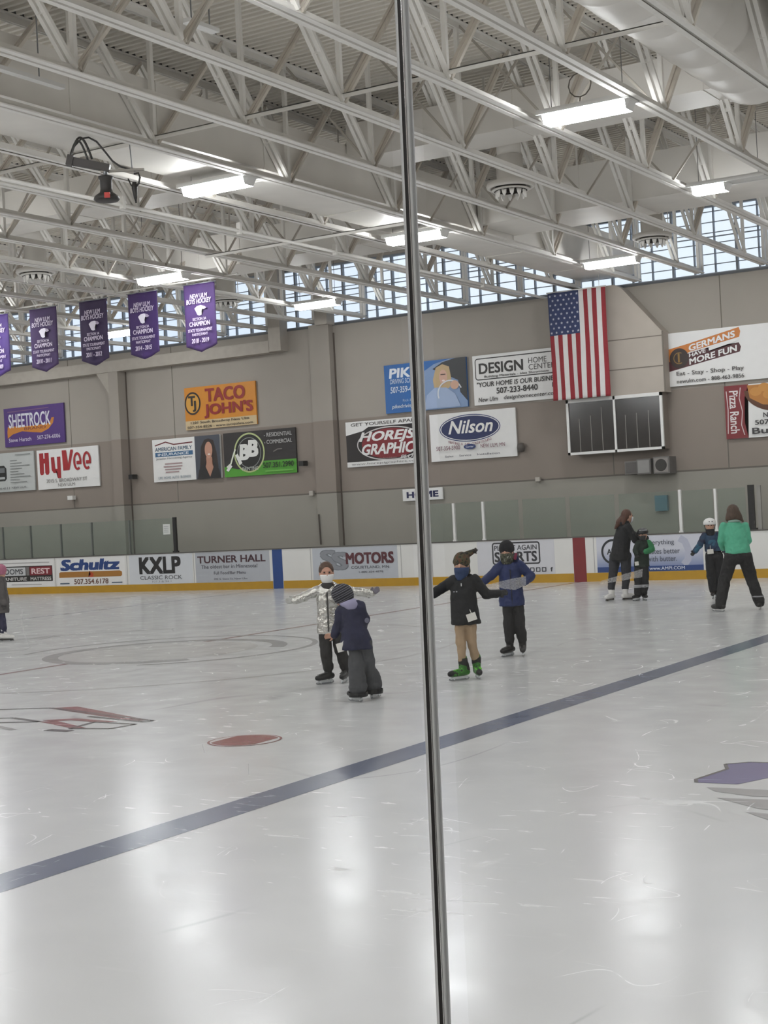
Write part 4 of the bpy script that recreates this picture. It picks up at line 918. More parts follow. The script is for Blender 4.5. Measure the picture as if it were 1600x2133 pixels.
def blob(name, prims, mat, parent, voxel=.010, smooth=3):
    b = bmesh.new()
    for p_ in prims:
        k = p_[0]
        if k == 'c': cap_prim(b, *p_[1:])
        elif k == 'e': ell_prim(b, *p_[1:])
        else: loft_prim(b, *p_[1:])
    bmesh.ops.recalc_face_normals(b, faces=b.faces[:])
    me = bpy.data.meshes.new(name); b.to_mesh(me); b.free()
    o = bpy.data.objects.new(name, me); COL.objects.link(o)
    md = o.modifiers.new('remesh', 'REMESH'); md.mode = 'VOXEL'; md.voxel_size = voxel
    if smooth: sm_ = o.modifiers.new('smooth', 'SMOOTH'); sm_.iterations = smooth; sm_.factor = .5
    if name in ('jacket', 'coat', 'trousers', 'sleeve'):            # soft folds in the cloth
        dm = o.modifiers.new('folds', 'DISPLACE'); dm.texture = FOLDS; dm.strength = .026; dm.mid_level = .5; dm.texture_coords = 'LOCAL'
        s2 = o.modifiers.new('soften', 'SMOOTH'); s2.iterations = 2; s2.factor = .5
    bpy.context.view_layer.update()
    m2 = bpy.data.meshes.new_from_object(o.evaluated_get(bpy.context.evaluated_depsgraph_get()))
    bpy.data.objects.remove(o); bpy.data.meshes.remove(me)
    return mobj(name, m2, mat, parent, True)
def hand_prims(w_, d, nrm, s=1., curl=.25, thumb=1, fat=1.):
    w_, d, nrm = V(w_), V(d).normalized(), V(nrm); nrm = (nrm-d*nrm.dot(d)).normalized(); t = d.cross(nrm)*thumb; P = []
    for k in (-1, 0, 1): P.append(('c', w_+t*.011*k*s, w_+d*.050*s+t*.016*k*s, .012*s*fat, .012*s*fat))
    for off, ln in ((.024, .040), (.008, .047), (-.008, .044), (-.024, .034)):
        a = w_+d*.056*s+t*off*s; m_ = a+d*ln*.55*s+nrm*curl*.018*s; e_ = m_+d*ln*.5*s+nrm*curl*.04*s
        P += [('c', a, m_, .0078*s*fat, .007*s*fat), ('c', m_, e_, .007*s*fat, .0058*s*fat)]
    a = w_+d*.014*s+t*.020*s; m_ = a+(d*.6+t*.7+nrm*.2)*.030*s; e_ = m_+(d*.9+t*.3+nrm*.3)*.024*s
    return P+[('c', a, m_, .0095*s*fat, .0085*s*fat), ('c', m_, e_, .0085*s*fat, .0065*s*fat)]
SKIN = M('#c39780', .55, var=.05, scale=15)
SKIN2 = M('#b98a74', .55, var=.05, scale=15)
EYE = M('#2a1d18', .3)
STEEL = M('#b4b7ba', .25, .9)
def face_dir(phi): return V((math.sin(phi), -math.cos(phi), 0))
def body(root, J, skin, hands=True):
    phi = J['phi']; F = face_dir(phi); S = V((math.cos(phi), math.sin(phi), 0)); k = J.get('k', 1.); hc = V(J['head'])
    P = [('e', hc, (.070*k, .083*k, .100*k), phi, J.get('tilt', 0.)), ('e', hc+F*.022*k+V((0, 0, -.055*k)), (.050*k, .055*k, .052*k), phi)]
    P += [('c', hc+F*.082*k+V((0, 0, .006*k)), hc+F*.093*k+V((0, 0, -.018*k)), .008*k, .012*k)]
    P += [('c', hc+F*.070*k+S*.026*k*q+V((0, 0, .028*k)), hc+F*.076*k+V((0, 0, .026*k)), .009*k, .009*k) for q in (-1, 1)]
    P += [('c', hc+F*.074*k-S*.016*k+V((0, 0, -.046*k)), hc+F*.074*k+S*.016*k+V((0, 0, -.046*k)), .007*k, .007*k)]
    P += [('e', hc+S*.071*k*q+V((0, 0, -.005*k)), (.010*k, .020*k, .027*k), phi) for q in (-1, 1)]
    nk = (V(J['shL'])+V(J['shR']))/2; hp = (V(J['hipL'])+V(J['hipR']))/2
    P += [('c', hc-F*.01*k+V((0, 0, -.06*k)), nk+V((0, 0, -.03)), .040*k, .042*k), ('c', nk+V((0, 0, -.085)), hp+V((0, 0, .05)), .07*k, .055*k), ('c', nk+V((0, 0, -.12)), (nk+hp)/2, .08*k, .08*k)]
    for q in 'LR':
        sh, el, wr, hip, kn, an = [V(J[x+q]) for x in ('sh', 'el', 'wr', 'hip', 'kn', 'an')]
        P += [('c', nk+V((0, 0, -.035)), sh, .040*k, .038*k), ('c', sh, el, .038*k, .031*k), ('c', el, wr, .031*k, .021*k), ('c', hp, hip, .054*k, .052*k), ('c', hip, kn, .048*k, .039*k), ('c', kn, an, .039*k, .030*k), ('c', an, V((an.x, an.y, .09+an.z-.145)), .030*k, .028*k)]
        P += [('c', V((an.x, an.y, .088+an.z-.145)), V((an.x, an.y, .082+an.z-.145))+V(J.get('toe'+q, (0, -1, 0))).normalized()*.09*k, .028*k, .024*k)]
        hd = J.get('hd'+q) or (wr-el); P += hand_prims(wr, hd, J.get('hn'+q, (0, -1, .2)), J.get('hs', .95)*k, J.get('curl', .3), J.get('thumb'+q, 1))
    o = blob('body', P, skin, root, .0062, 2)
    for q in (-1, 1):
        e_ = hc+F*.0785*k+S*.028*k*q+V((0, 0, .010*k)); b = bmesh.new(); ell_prim(b, e_, (.011*k, .007*k, .008*k), phi, 0, 10); obj('eye', b, EYE, root, True)
    return F, S, hc, k
def skate(root, an, toe, L, mat, accent=None, holder=None, h=.145, lift=0.):
    """boot with shaft, sole, blade holder and steel runner standing on the ice below the ankle"""
    L = L*1.1; an = V(an); t = V(toe); t.z = 0; t.normalize(); b0 = V((an.x, an.y, lift)); k = L/.22
    heel = b0-t*.045*k; P = [('c', b0+V((0, 0, .085)), b0+V((0, 0, h+.06))-t*.004, .040*k, .046*k), ('c', heel+V((0, 0, .083)), b0+V((0, 0, .085)), .034*k, .040*k),
         ('c', b0+V((0, 0, .088)), b0+t*.115*k+V((0, 0, .076)), .041*k, .034*k), ('c', b0+t*.115*k+V((0, 0, .076)), b0+t*.145*k+V((0, 0, .074)), .034*k, .028*k)]
    boot = blob('skate', P, mat, root, .0065, 2)
    b = bmesh.new(); a_, c_ = heel-t*.012*k, b0+t*.150*k
    bar(b, a_+V((0, 0, .030)), c_+V((0, 0, .030)), .016, .022); bar(b, heel+V((0, 0, .020)), heel+t*.035+V((0, 0, .058)), .026, .03); bar(b, b0+t*.085*k+V((0, 0, .058)), b0+t*.12*k+V((0, 0, .020)), .026, .03)
    obj('blade_holder', b, holder or M('#cfd2d3', .4), boot)
    b = bmesh.new(); up = V((0, 0, 1)); pr = [(-.07*k, .014), (-.06*k, .004), (-.04*k, .0), (.13*k, .0), (.158*k, .005), (.168*k, .016), (.165*k, .026), (-.07*k, .026)]
    s = V((-t.y, t.x, 0))*.0022; va_ = [b.verts.new(b0+t*x+up*z-s) for x, z in pr]; vb_ = [b.verts.new(b0+t*x+up*z+s) for x, z in pr]; b.faces.new(va_); b.faces.new(vb_[::-1])
    for i in range(len(pr)): b.faces.new((va_[i], va_[(i+1) % len(pr)], vb_[(i+1) % len(pr)], vb_[i]))
    obj('blade', b, STEEL, boot)
    if accent:
        b = bmesh.new()
        for i in range(5):
            c = b0+t*(.03+.022*i)*k+V((0, 0, .130-.0035*i)); sd = V((-t.y, t.x, 0))*.030*k; bar(b, c-sd-V((0, 0, .012)), c+sd+V((0, 0, -.006)), .007, .006)
        obj('lace', b, accent, boot)
    return boot
def sleeve(J, q, r0, r1, frac=1.0):
    sh, el, wr = [V(J[x+q]) for x in ('sh', 'el', 'wr')]; e_ = el+(wr-el)*frac
    return [('c', sh, el, r0, (r0+r1)/2), ('c', el, e_, (r0+r1)/2, r1)]
def trousers(root, J, mat, r, name='trousers', top=None, cuff=.0):
    hp = (V(J['hipL'])+V(J['hipR']))/2; P = [('c', hp+V((0, 0, .0)), hp+V((0, 0, .06)), r[0]*1.12, r[0]*1.05)]
    for q in 'LR':
        hip, kn, an = [V(J[x+q]) for x in ('hip', 'kn', 'an')]; P += [('c', hp, hip, r[0], r[0]), ('c', hip, kn, r[0], r[1]), ('c', kn, an+V((0, 0, cuff)), r[1], r[2])]
    return blob(name, P, mat, root, .009, 3)
def shell_mask(root, name, hc, F, phi, k, mat, z0=-.105, z1=-.012, g=1.07, span=70):
    """face covering: a curved strip lying on the lower half of the face"""
    b = bmesh.new(); gr = []; S = V((math.cos(phi), math.sin(phi), 0))
    for j in range(8):
        z = (z0+(z1-z0)*j/7)*k; row = []
        for i in range(13):
            a = math.radians(-span+2*span*i/12); zz = max(-.98, min(.98, z/(.118*k))); rr = math.sqrt(1-zz*zz*.75)
            row.append(b.verts.new(hc+S*(.074*k*g*math.sin(a)*rr)+F*(.092*k*g*math.cos(a)*rr+.004)+V((0, 0, z))))
        gr.append(row)
    for j in range(7):
        for i in range(12): b.faces.new((gr[j][i], gr[j][i+1], gr[j+1][i+1], gr[j+1][i]))
    o = obj(name, b, mat, root, True); md = o.modifiers.new('thick', 'SOLIDIFY'); md.thickness = .004; return o
def card(root, c, ang, m, w_=.085, h_=.065, strap=None):
    c = V(c); b = bmesh.new(); ca, sa = math.cos(ang), math.sin(ang)
    P = [V((x*ca-z*sa, 0, x*sa+z*ca)) for x, z in ((-w_/2, -h_/2), (w_/2, -h_/2), (w_/2, h_/2), (-w_/2, h_/2))]
    a = [b.verts.new(c+p_) for p_ in P]; d = [b.verts.new(c+p_+V((0, .004, 0))) for p_ in P]; b.faces.new(a); b.faces.new(d[::-1])
    for i in range(4): b.faces.new((a[i], a[(i+1) % 4], d[(i+1) % 4], d[i]))
    o = obj('name_tag', b, m, root)
    if strap:
        b = bmesh.new(); tube(b, [c+V((0, .002, h_*.45)), V(strap)], .004, 6); obj('clip', b, m, o)
    return o
def gloves(root, J, mat, qs='LR', s=1.18):
    k = J.get('k', 1.); P = []
    for q in qs:
        el, wr = V(J['el'+q]), V(J['wr'+q]); hd = J.get('hd'+q) or (wr-el)
        P = hand_prims(wr, hd, J.get('hn'+q, (0, -1, .2)), J.get('hs', .95)*k*1.05, J.get('curl', .3), J.get('thumb'+q, 1), 1.35)+[('c', wr-V(hd).normalized()*.03, wr+V(hd).normalized()*.01, .030*k, .028*k)]
        blob('glove', P, mat, root, .006, 1)
def person(label, loc): return empty('person', label, 'person', (loc[0], loc[1], 0), YAW, None)
TAGW = M('#d8d6cf', .5)

# --- child in the silver jacket
r = person('child in a shiny silver jacket and white face mask, arms spread wide', (5.244, 13.466))
J = dict(phi=math.radians(6), k=1.0, head=(-.042, 0, 1.178), shL=(-.150, 0, .995), shR=(.075, 0, 1.005), elL=(-.285, -.03, .940), elR=(.225, .03, .968), wrL=(-.385, -.05, .912), wrR=(.425, .02, .930),
         hdR=(.80, -.05, .55), hnR=(0, -1, 0), thumbR=-1, hdL=(-1, -.1, -.1), hipL=(-.095, 0, .545), hipR=(.045, .02, .545), knL=(-.088, -.015, .345), knR=(.066, 0, .345), anL=(-.078, 0, .145), anR=(.104, .05, .145), toeL=(-.75, -.65, 0), toeR=(-.25, -1, 0))
F, S_, hc, k = body(r, J, SKIN2)
blob('hair', [('e', hc-F*.018+V((0, 0, .030)), (.083, .086, .098), J['phi']), ('c', hc-F*.05+V((0, 0, -.02)), hc-F*.06+V((0, 0, -.09)), .055, .04), ('e', hc-F*.075+V((0, 0, .05)), (.035, .03, .035), 0)], M('#4d3527', .6, var=.25, scale=40, bump=.3, bscale=80), r, .008, 2)
shell_mask(r, 'face_mask', hc, F, J['phi'], 1., M('#e9e8e5', .7))
SILVER = M('#c9c8c3', .25, .92, var=.10, scale=9, bump=1.0, bscale=18)
blob('jacket', [('l', [(-.055, 0, .535, .122, .095), (-.055, 0, .60, .122, .097), (-.052, 0, .75, .112, .09), (-.045, 0, .90, .118, .088), (-.040, 0, 1.0, .105, .075), (-.042, 0, 1.045, .062, .062)], J['phi'])]+sleeve(J, 'L', .058, .046)+sleeve(J, 'R', .058, .044, .97), SILVER, r, .009, 2)
blob('hood', [('c', (-.115, .02, 1.035), (-.06, .075, 1.055), .028, .032), ('c', (-.06, .075, 1.055), (.02, .06, 1.055), .032, .032), ('c', (.02, .06, 1.055), (.055, -.01, 1.035), .032, .028), ('c', (-.115, .02, 1.035), (-.085, -.06, .985), .028, .018), ('c', (.055, -.01, 1.035), (-.0, -.065, .985), .028, .018)], SILVER, r, .008, 2)
blob('scarf', [('l', [(-.043, -.012, .985, .055, .062), (-.043, -.012, 1.03, .062, .066), (-.043, -.012, 1.075, .056, .06)], 0.)], M('#2c2a2b', .8), r, .008, 2)
b = bmesh.new(); bar(b, (-.046, -.104, .56), (-.041, -.094, .98), .012, .012); obj('zip', b, M('#3a3836', .5), r)
trousers(r, J, M('#1d1b1a', .7, var=.2, bump=.3, bscale=25), (.068, .066, .062), cuff=.03)
gloves(r, J, M('#77727c', .8, var=.2), 'R'); gloves(r, J, M('#b9b8b4', .6), 'L')
for q in 'LR': skate(r, J['an'+q], J['toe'+q], .205, M('#1f1e1e', .4, var=.2), M('#4a4a48', .6))

# --- child in navy, seen from behind, leaning to the silver child
r = person('child in navy jacket and striped hat, seen from behind, leaning left', (6.399, 12.181))
J = dict(phi=math.radians(-148), k=.98, head=(-.150, .05, 1.015), tilt=.3, shL=(.010, -.02, .915), shR=(-.165, .02, .880), elL=(.052, .03, .775), elR=(-.205, .06, .735), wrL=(.01, .15, .68), wrR=(-.245, .06, .640), hdR=(-1, .05, -.05), hnR=(0, -1, -.3), thumbR=-1,
         hipL=(.045, 0, .56), hipR=(-.055, 0, .56), knL=(.060, .08, .305), knR=(-.048, -.03, .31), anL=(.100, .17, .13), anR=(-.044, -.02, .13), toeL=(.45, 1, 0), toeR=(-.6, .8, 0))
F, S_, hc, k = body(r, J, SKIN)
HAT = ramp_mat('striped_knit', [(0, '#191820'), (.42, '#8f8d96'), (.55, '#23222b'), (.75, '#7b7984'), (.84, '#17161c')], 'wave', 7.5, .9, (0, .45, 0))
blob('hat', [('e', hc+V((0, -.002, .022)), (.108, .112, .098), 0, .1), ('l', [(hc.x+.018, hc.y-.01, hc.z-.07, .088, .094), (hc.x+.005, hc.y, hc.z+.02, .109, .113)], 0.)], HAT, r, .008, 2)
blob('hood', [('e', (-.085, -.012, .948), (.098, .082, .038), 0, .35), ('e', (-.070, -.06, .93), (.07, .03, .05), 0)], M('#8e8ba5', .85, var=.1), r, .008, 3)
NAVY = M('#1c1e3a', .75, var=.2, scale=5, bump=.3, bscale=14)
blob('jacket', [('l', [(-.045, .01, .500, .160, .125), (-.042, .01, .60, .148, .118), (-.05, .01, .72, .115, .105), (-.068, .01, .85, .108, .095), (-.080, .01, .92, .085, .07), (-.086, .01, .955, .05, .05)], 0.)]+sleeve(J, 'L', .058, .050)+sleeve(J, 'R', .056, .044, .92), NAVY, r, .009, 3)
b = bmesh.new(); skin_rings(b, [ring(V((.075, -.052, .775)), V((.022, .012, 0)), V((0, 0, .026)), 14), ring(V((.076, -.056, .775)), V((.021, .012, 0)), V((0, 0, .025)), 14)]); obj('sleeve_badge', b, M('#6f6f80', .7), r)
GREYP = M('#46474a', .8, var=.12, scale=6, bump=.4, bscale=12)
trousers(r, J, GREYP, (.068, .078, .092), cuff=.015)
b = bmesh.new()
for x, y in ((-.044, -.02), (.100, .17)): lathe(b, [(.090, .052), (.0945, .070), (.0935, .095)], 20, (x, y, 0), cap=False)
obj('cuff_trim', b, BLACK, r)
card(r, (-.172, -.06, .535), .22, TAGW, .105, .085, (-.135, -.05, .62))
for q in 'LR': skate(r, J['an'+q], J['toe'+q], .20, M('#17171a', .5))

# --- child in black coat with camouflage hat
r = person('child in black coat, tan trousers, camouflage hat and green laced skates', (6.576, 13.911))
J = dict(phi=math.radians(-16), k=.98, head=(.018, 0, 1.205), shL=(-.070, 0, 1.045), shR=(.150, 0, 1.045), elL=(-.200, .02, .965), elR=(.268, .02, .875), wrL=(-.285, .0, .918), wrR=(.385, .03, .885), hdR=(1, .05, .05), hdL=(-1, .0, -.3),
         hipL=(-.028, 0, .60), hipR=(.090, 0, .60), knL=(-.030, -.01, .39), knR=(.083, .03, .385), anL=(-.022, 0, .15), anR=(.128, .08, .15), toeL=(-.85, -.5, 0), toeR=(.12, -1, 0))
F, S_, hc, k = body(r, J, SKIN)
CAMO = ramp_mat('camo_knit', [(0, '#1f1e18'), (.42, '#4a4630'), (.52, '#5b3a2c'), (.60, '#2b2f22'), (.68, '#6a6047')], 'noise', 22, .95)
blob('hat', [('e', hc+V((.006, .012, .038)), (.090, .100, .100), J['phi']), ('l', [(hc.x+.004, hc.y+.016, hc.z+.018, .092, .098), (hc.x+.004, hc.y+.014, hc.z+.045, .092, .101)], J['phi']), ('c', hc+V((.055, .03, -.005)), hc+V((.066, .035, -.075)), .035, .03), ('c', hc+V((.05, .02, .095)), hc+V((.115, .02, .125)), .04, .03)], CAMO, r, .007, 2)
P = [('e', hc+V((.145, .02, .135)), (.026, .026, .026), 0)]
for i in range(22):
    d = V((random.gauss(0, 1), random.gauss(0, 1), random.gauss(0, 1))).normalized(); c0 = hc+V((.145, .02, .135)); P.append(('c', c0, c0+d*.040, .009, .004))
blob('pompom', P, M('#2b2520', .95, var=.3, scale=60), r, .006, 0)
GAIT = M('#24395f', .8, var=.15, scale=12, bump=.3, bscale=40)
blob('neck_gaiter', [('l', [(-.004, -.03, 1.045, .030, .05), (.004, -.022, 1.075, .060, .065), (.016, -.008, 1.11, .074, .082), (.018, -.010, 1.15, .080, .095), (.018, -.010, 1.178, .079, .095)], J['phi'])], GAIT, r, .007, 2)
COAT = M('#101115', .8, var=.2, scale=5, bump=.3, bscale=14)
blob('coat', [('l', [(.034, 0, .578, .158, .110), (.034, 0, .62, .156, .112), (.024, 0, .78, .146, .105), (.022, 0, .92, .138, .095), (.034, 0, 1.02, .124, .082), (.038, 0, 1.075, .075, .065)], 0.)]+sleeve(J, 'L', .060, .050)+sleeve(J, 'R', .060, .046), COAT, r, .009, 3)
blob('collar', [('c', (-.035, .05, 1.085), (.06, .07, 1.095), .028, .03), ('c', (.06, .07, 1.095), (.125, .0, 1.065), .03, .032)], COAT, r, .008, 3)
b = bmesh.new(); bx(b, -.004, .006, -.100, -.094, .985, 1.015); obj('zip_pull', b, M('#c9c9c9', .4), r)
b = bmesh.new(); bx(b, -.086, -.070, -.098, -.09, .926, .936); bx(b, -.058, -.044, -.102, -.092, .924, .938); obj('chest_mark', b, M('#9b9ba0', .6), r)
card(r, (.090, -.125, .662), .28, TAGW, .10, .08, (.075, -.112, .74))
trousers(r, J, M('#a58d71', .8, var=.08, bump=.3, bscale=14), (.060, .052, .046), cuff=.05)
gloves(r, J, BLACK)
GRN = ramp_mat('green_boot', [(0, '#2f6a22'), (.52, '#3f8a2a'), (.60, '#20301c')], 'noise', 18, .45)
for q in 'LR':
    bt = skate(r, J['an'+q], J['toe'+q], .215, GRN, M('#6fd03a', .6), None, .165); a_ = V((J['an'+q][0], J['an'+q][1], 0)); t_ = V(J['toe'+q]).normalized()
    blob('toe_cap', [('c', a_+t_*.132+V((0, 0, .078)), a_+t_*.160+V((0, 0, .076)), .036, .031)], BLACK, bt, .0065, 2)
    blob('ankle_padding', [('c', a_-t_*.006+V((0, 0, .165)), a_-t_*.004+V((0, 0, .215)), .050, .052), ('c', a_-t_*.05+V((0, 0, .10)), a_-t_*.03+V((0, 0, .17)), .034, .038)], M('#1b1a18', .7), bt, .0065, 2)

# --- child in blue
r = person('child in blue jacket with dark hat, reaching to the child in black', (5.993, 16.227))
J = dict(phi=math.radians(-22), k=1.0, head=(-.030, 0, 1.245), shL=(-.125, 0, 1.070), shR=(.115, 0, 1.085), elL=(-.245, -.06, .970), elR=(.245, .0, .940), wrL=(-.350, -.14, .905), wrR=(.150, -.11, .885), hdR=(-1, -.2, -.1), hipL=(-.048, 0, .625), hipR=(.073, 0, .625), knL=(-.052, -.01, .33), knR=(.082, 0, .33), anL=(-.050, 0, .14), anR=(.105, .02, .14), toeL=(-.65, -.75, 0), toeR=(-.1, -1, 0))
F, S_, hc, k = body(r, J, SKIN)
blob('hat', [('e', hc+V((.002, .010, .045)), (.094, .100, .102), J['phi']), ('l', [(hc.x+.002, hc.y+.012, hc.z+.015, .094, .098), (hc.x+.002, hc.y+.01, hc.z+.05, .095, .101)], J['phi']), ('c', hc+V((.05, .03, 0)), hc+V((.055, .03, -.07)), .035, .03)], M('#17161b', .95, var=.2, scale=50, bump=.3, bscale=60), r, .008, 2)
blob('neck_gaiter', [('l', [(-.030, -.01, 1.10, .062, .07), (-.032, -.012, 1.15, .078, .086), (-.034, -.014, 1.215, .078, .096), (-.034, -.012, 1.232, .076, .094)], J['phi'])], ramp_mat('printed_gaiter', [(0, '#23241f'), (.45, '#4f503f'), (.56, '#2b2c28'), (.64, '#8b8b80')], 'noise', 26, .9), r, .008, 2)
BLUE = M('#152453', .7, var=.15, scale=5, bump=.35, bscale=12)
blob('jacket', [('l', [(.0, 0, .600, .158, .112), (.0, 0, .66, .155, .113), (-.002, 0, .82, .142, .105), (-.004, 0, .96, .136, .095), (-.006, 0, 1.06, .115, .08), (-.012, 0, 1.12, .07, .068)], 0.)]+sleeve(J, 'L', .062, .048)+sleeve(J, 'R', .062, .050), BLUE, r, .009, 3)
blob('hood', [('c', (-.10, .05, 1.115), (0, .09, 1.14), .035, .04), ('c', (0, .09, 1.14), (.085, .04, 1.14), .04, .038), ('c', (.085, .04, 1.14), (.075, .0, 1.19), .034, .026)], BLUE, r, .008, 3)
blob('hood_lining', [('c', (.062, -.018, 1.165), (.078, -.01, 1.215), .022, .018)], M('#7b2c47', .8), r, .007, 1)
b = bmesh.new(); bar(b, (-.004, -.112, .62), (-.010, -.098, 1.04), .010, .012); obj('zip', b, M('#15172b', .5), r)
trousers(r, J, M('#1b1a1c', .8, var=.2, bump=.3, bscale=14), (.070, .068, .060), cuff=.045)
gloves(r, J, M('#1a1d33', .8))
for q in 'LR': skate(r, J['an'+q], J['toe'+q], .215, M('#1c1a1a', .45, var=.2), M('#55524e', .6))

# --- adult in black bending to a child
r = person('adult in black coat with long auburn hair and white skates, bending over a child', (3.51, 25.379))
J = dict(phi=math.radians(112), k=1.12, head=(.240, -.02, 1.505), shL=(.205, -.19, 1.315), shR=(.130, .17, 1.315), elL=(.330, -.20, 1.075), elR=(.400, .14, 1.14), wrL=(.440, -.10, 1.01), wrR=(.500, .06, 1.105), hdL=(1, .2, -.1), hdR=(1, -.3, -.1), hipL=(.165, -.05, .80), hipR=(-.005, .05, .80), knL=(.165, -.05, .50), knR=(-.060, .05, .50), anL=(.135, -.02, .16), anR=(-.108, .05, .16), toeL=(.8, .5, 0), toeR=(-.6, -.7, 0))
F, S_, hc, k = body(r, J, SKIN)
HAIR = M('#4f3022', .55, var=.3, scale=30, stretch=(1, 1, .25), bump=.4, bscale=60)
blob('hair', [('e', hc-F*.022+V((0, 0, .028)), (.092, .100, .108), J['phi']), ('c', hc+V((-.05, .0, -.02)), hc+V((-.14, .03, -.10)), .085, .07), ('c', hc+V((-.14, .03, -.10)), hc+V((-.225, .03, -.20)), .065, .022), ('c', hc+V((-.05, -.04, -.02)), hc+V((-.09, -.06, -.12)), .06, .03)], HAIR, r, .009, 3)
shell_mask(r, 'face_mask', hc, F, J['phi'], 1.12, M('#cfd2d6', .7))
COAT2 = M('#131418', .8, var=.2, scale=5, bump=.3, bscale=12)
blob('coat', [('l', [(.07, 0, .72, .205, .165), (.075, 0, .84, .200, .165), (.105, 0, 1.0, .180, .150), (.150, 0, 1.18, .185, .145), (.170, 0, 1.31, .165, .115), (.200, 0, 1.39, .085, .08)], math.radians(112))]+sleeve(J, 'L', .075, .055)+sleeve(J, 'R', .075, .055), COAT2, r, .011, 3)
blob('collar', [('c', (.12, -.06, 1.385), (.23, -.08, 1.40), .032, .03), ('c', (.12, -.06, 1.385), (.12, .07, 1.385), .032, .032)], COAT2, r, .01, 2)
trousers(r, J, M('#2c2d33', .8, var=.15), (.105, .085, .062), cuff=.06)
for q in 'LR':
    an, kn = V(J['an'+q]), V(J['kn'+q]); blob('leg_warmer', [('c', kn*.55+an*.45, an+V((0, 0, .05)), .062, .056)], ramp_mat('dark_knit'+q, [(0, '#161517'), (.6, '#3b3a3c'), (.66, '#161517')], 'noise', 30, .9), r, .009, 2)
for q in 'LR': skate(r, J['an'+q], J['toe'+q], .25, M('#dcdad6', .4), M('#b8b6b2', .6), M('#55504a', .5))
gloves(r, J, BLACK)

# --- small child in green
r = person('small child in green and black jacket and helmet, held by the adult in black', (3.96, 25.33))
J = dict(phi=math.radians(-35), k=.98, head=(.100, 0, 1.165), shL=(.010, 0, 1.02), shR=(.195, 0, 1.015), elL=(-.06, -.06, .90), elR=(.245, -.03, .905), wrL=(-.05, -.13, .83), wrR=(.105, -.14, .865), hdR=(-1, -.2, 0), hipL=(-.010, 0, .60), hipR=(.100, 0, .60), knL=(-.030, 0, .34), knR=(.095, 0, .34), anL=(-.048, 0, .14), anR=(.062, .02, .14), toeL=(-.7, -.7, 0), toeR=(.2, -1, 0))
F, S_, hc, k = body(r, J, SKIN)
b = bmesh.new(); ell_prim(b, hc+V((0, .006, .045)), (.098, .112, .080), J['phi'], 0, 24); bmesh.ops.bisect_plane(b, geom=b.verts[:]+b.edges[:]+b.faces[:], plane_co=hc+V((0, 0, .012)), plane_no=(0, 0, 1), clear_inner=True); bmesh.ops.contextual_create(b, geom=[e_ for e_ in b.edges if e_.is_boundary]); hel = obj('helmet', b, M('#1d1d1f', .35), r, True)
b = bmesh.new(); bar(b, hc+V((-.07, -.05, .085)), hc+V((.06, -.09, .085)), .05, .02); obj('vent_stripe', b, M('#8a8b8d', .5), hel)
shell_mask(r, 'face_mask', hc, F, J['phi'], .98, M('#2b2c2e', .7))
blob('jacket', [('l', [(.050, 0, .595, .140, .105), (.05, 0, .66, .138, .106), (.07, 0, .82, .122, .10), (.095, 0, .95, .112, .088), (.10, 0, 1.03, .092, .07), (.10, 0, 1.07, .058, .055)], 0.)]+sleeve(J, 'L', .055, .046), M('#16241c', .8, var=.3, scale=4), r, .009, 3)
blob('sleeve', sleeve(J, 'R', .062, .05), M('#2c7a4b', .75, var=.12, scale=8), r, .009, 3)
trousers(r, J, M('#171719', .8, var=.15), (.076, .072, .072))
b = bmesh.new()
for q in 'LR':
    an, kn = V(J['an'+q]), V(J['kn'+q])
    for f_ in (.35, .48): c = kn+(an-kn)*f_; lathe(b, [(.0775, -.012), (.0785, 0), (.0775, .012)], 20, c, cap=False)
obj('reflective_band', b, M('#9a9b9d', .4), r)
card(r, (-.055, -.115, .665), .1, TAGW, .07, .07)
gloves(r, J, BLACK)
for q in 'LR': skate(r, J['an'+q], J['toe'+q], .19, M('#1b1a1a', .45))

# --- child in white helmet
r = person('child in white helmet, navy jacket and black snow trousers with one arm out', (5.216, 25.619))
J = dict(phi=math.radians(-12), k=1.0, head=(-.012, 0, 1.270), shL=(-.125, 0, 1.10), shR=(.105, 0, 1.10), elL=(-.210, -.03, .945), elR=(.205, .02, .95), wrL=(-.305, -.06, .845), wrR=(.215, -.03, .84), hdL=(-.7, -.1, -.7), hipL=(-.035, 0, .75), hipR=(.105, 0, .75), knL=(-.040, 0, .45), knR=(.115, 0, .45), anL=(-.018, 0, .15), anR=(.060, .08, .15), toeL=(-.3, -1, 0), toeR=(.2, -1, 0))
F, S_, hc, k = body(r, J, SKIN)
b = bmesh.new(); ell_prim(b, hc+V((0, .004, .050)), (.112, .125, .092), J['phi'], 0, 28); bmesh.ops.bisect_plane(b, geom=b.verts[:]+b.edges[:]+b.faces[:], plane_co=hc+V((0, 0, .022)), plane_no=(0, 0, 1), clear_inner=True); bmesh.ops.contextual_create(b, geom=[e_ for e_ in b.edges if e_.is_boundary]); hel = obj('helmet', b, WHITE, r, True)
b = bmesh.new()
for dx in (-.03, .02): ell_prim(b, hc+V((dx, -.112, .075)), (.012, .006, .007), 0, 0, 10)
obj('vent_hole', b, BLACK, hel)
b = bmesh.new()
for q in (-1, 1): tube(b, [hc+S_*.098*q+V((0, 0, .03)), hc+S_*.08*q+F*.02+V((0, 0, -.06)), hc+F*.05+V((0, 0, -.10))], .006, 6)
obj('chin_strap', b, BLACK, hel)
blob('neck_gaiter', [('l', [(-.012, -.01, 1.10, .075, .075), (-.012, -.012, 1.16, .080, .088), (-.012, -.012, 1.215, .077, .092)], J['phi'])], M('#1b1c22', .9), r, .009, 2)
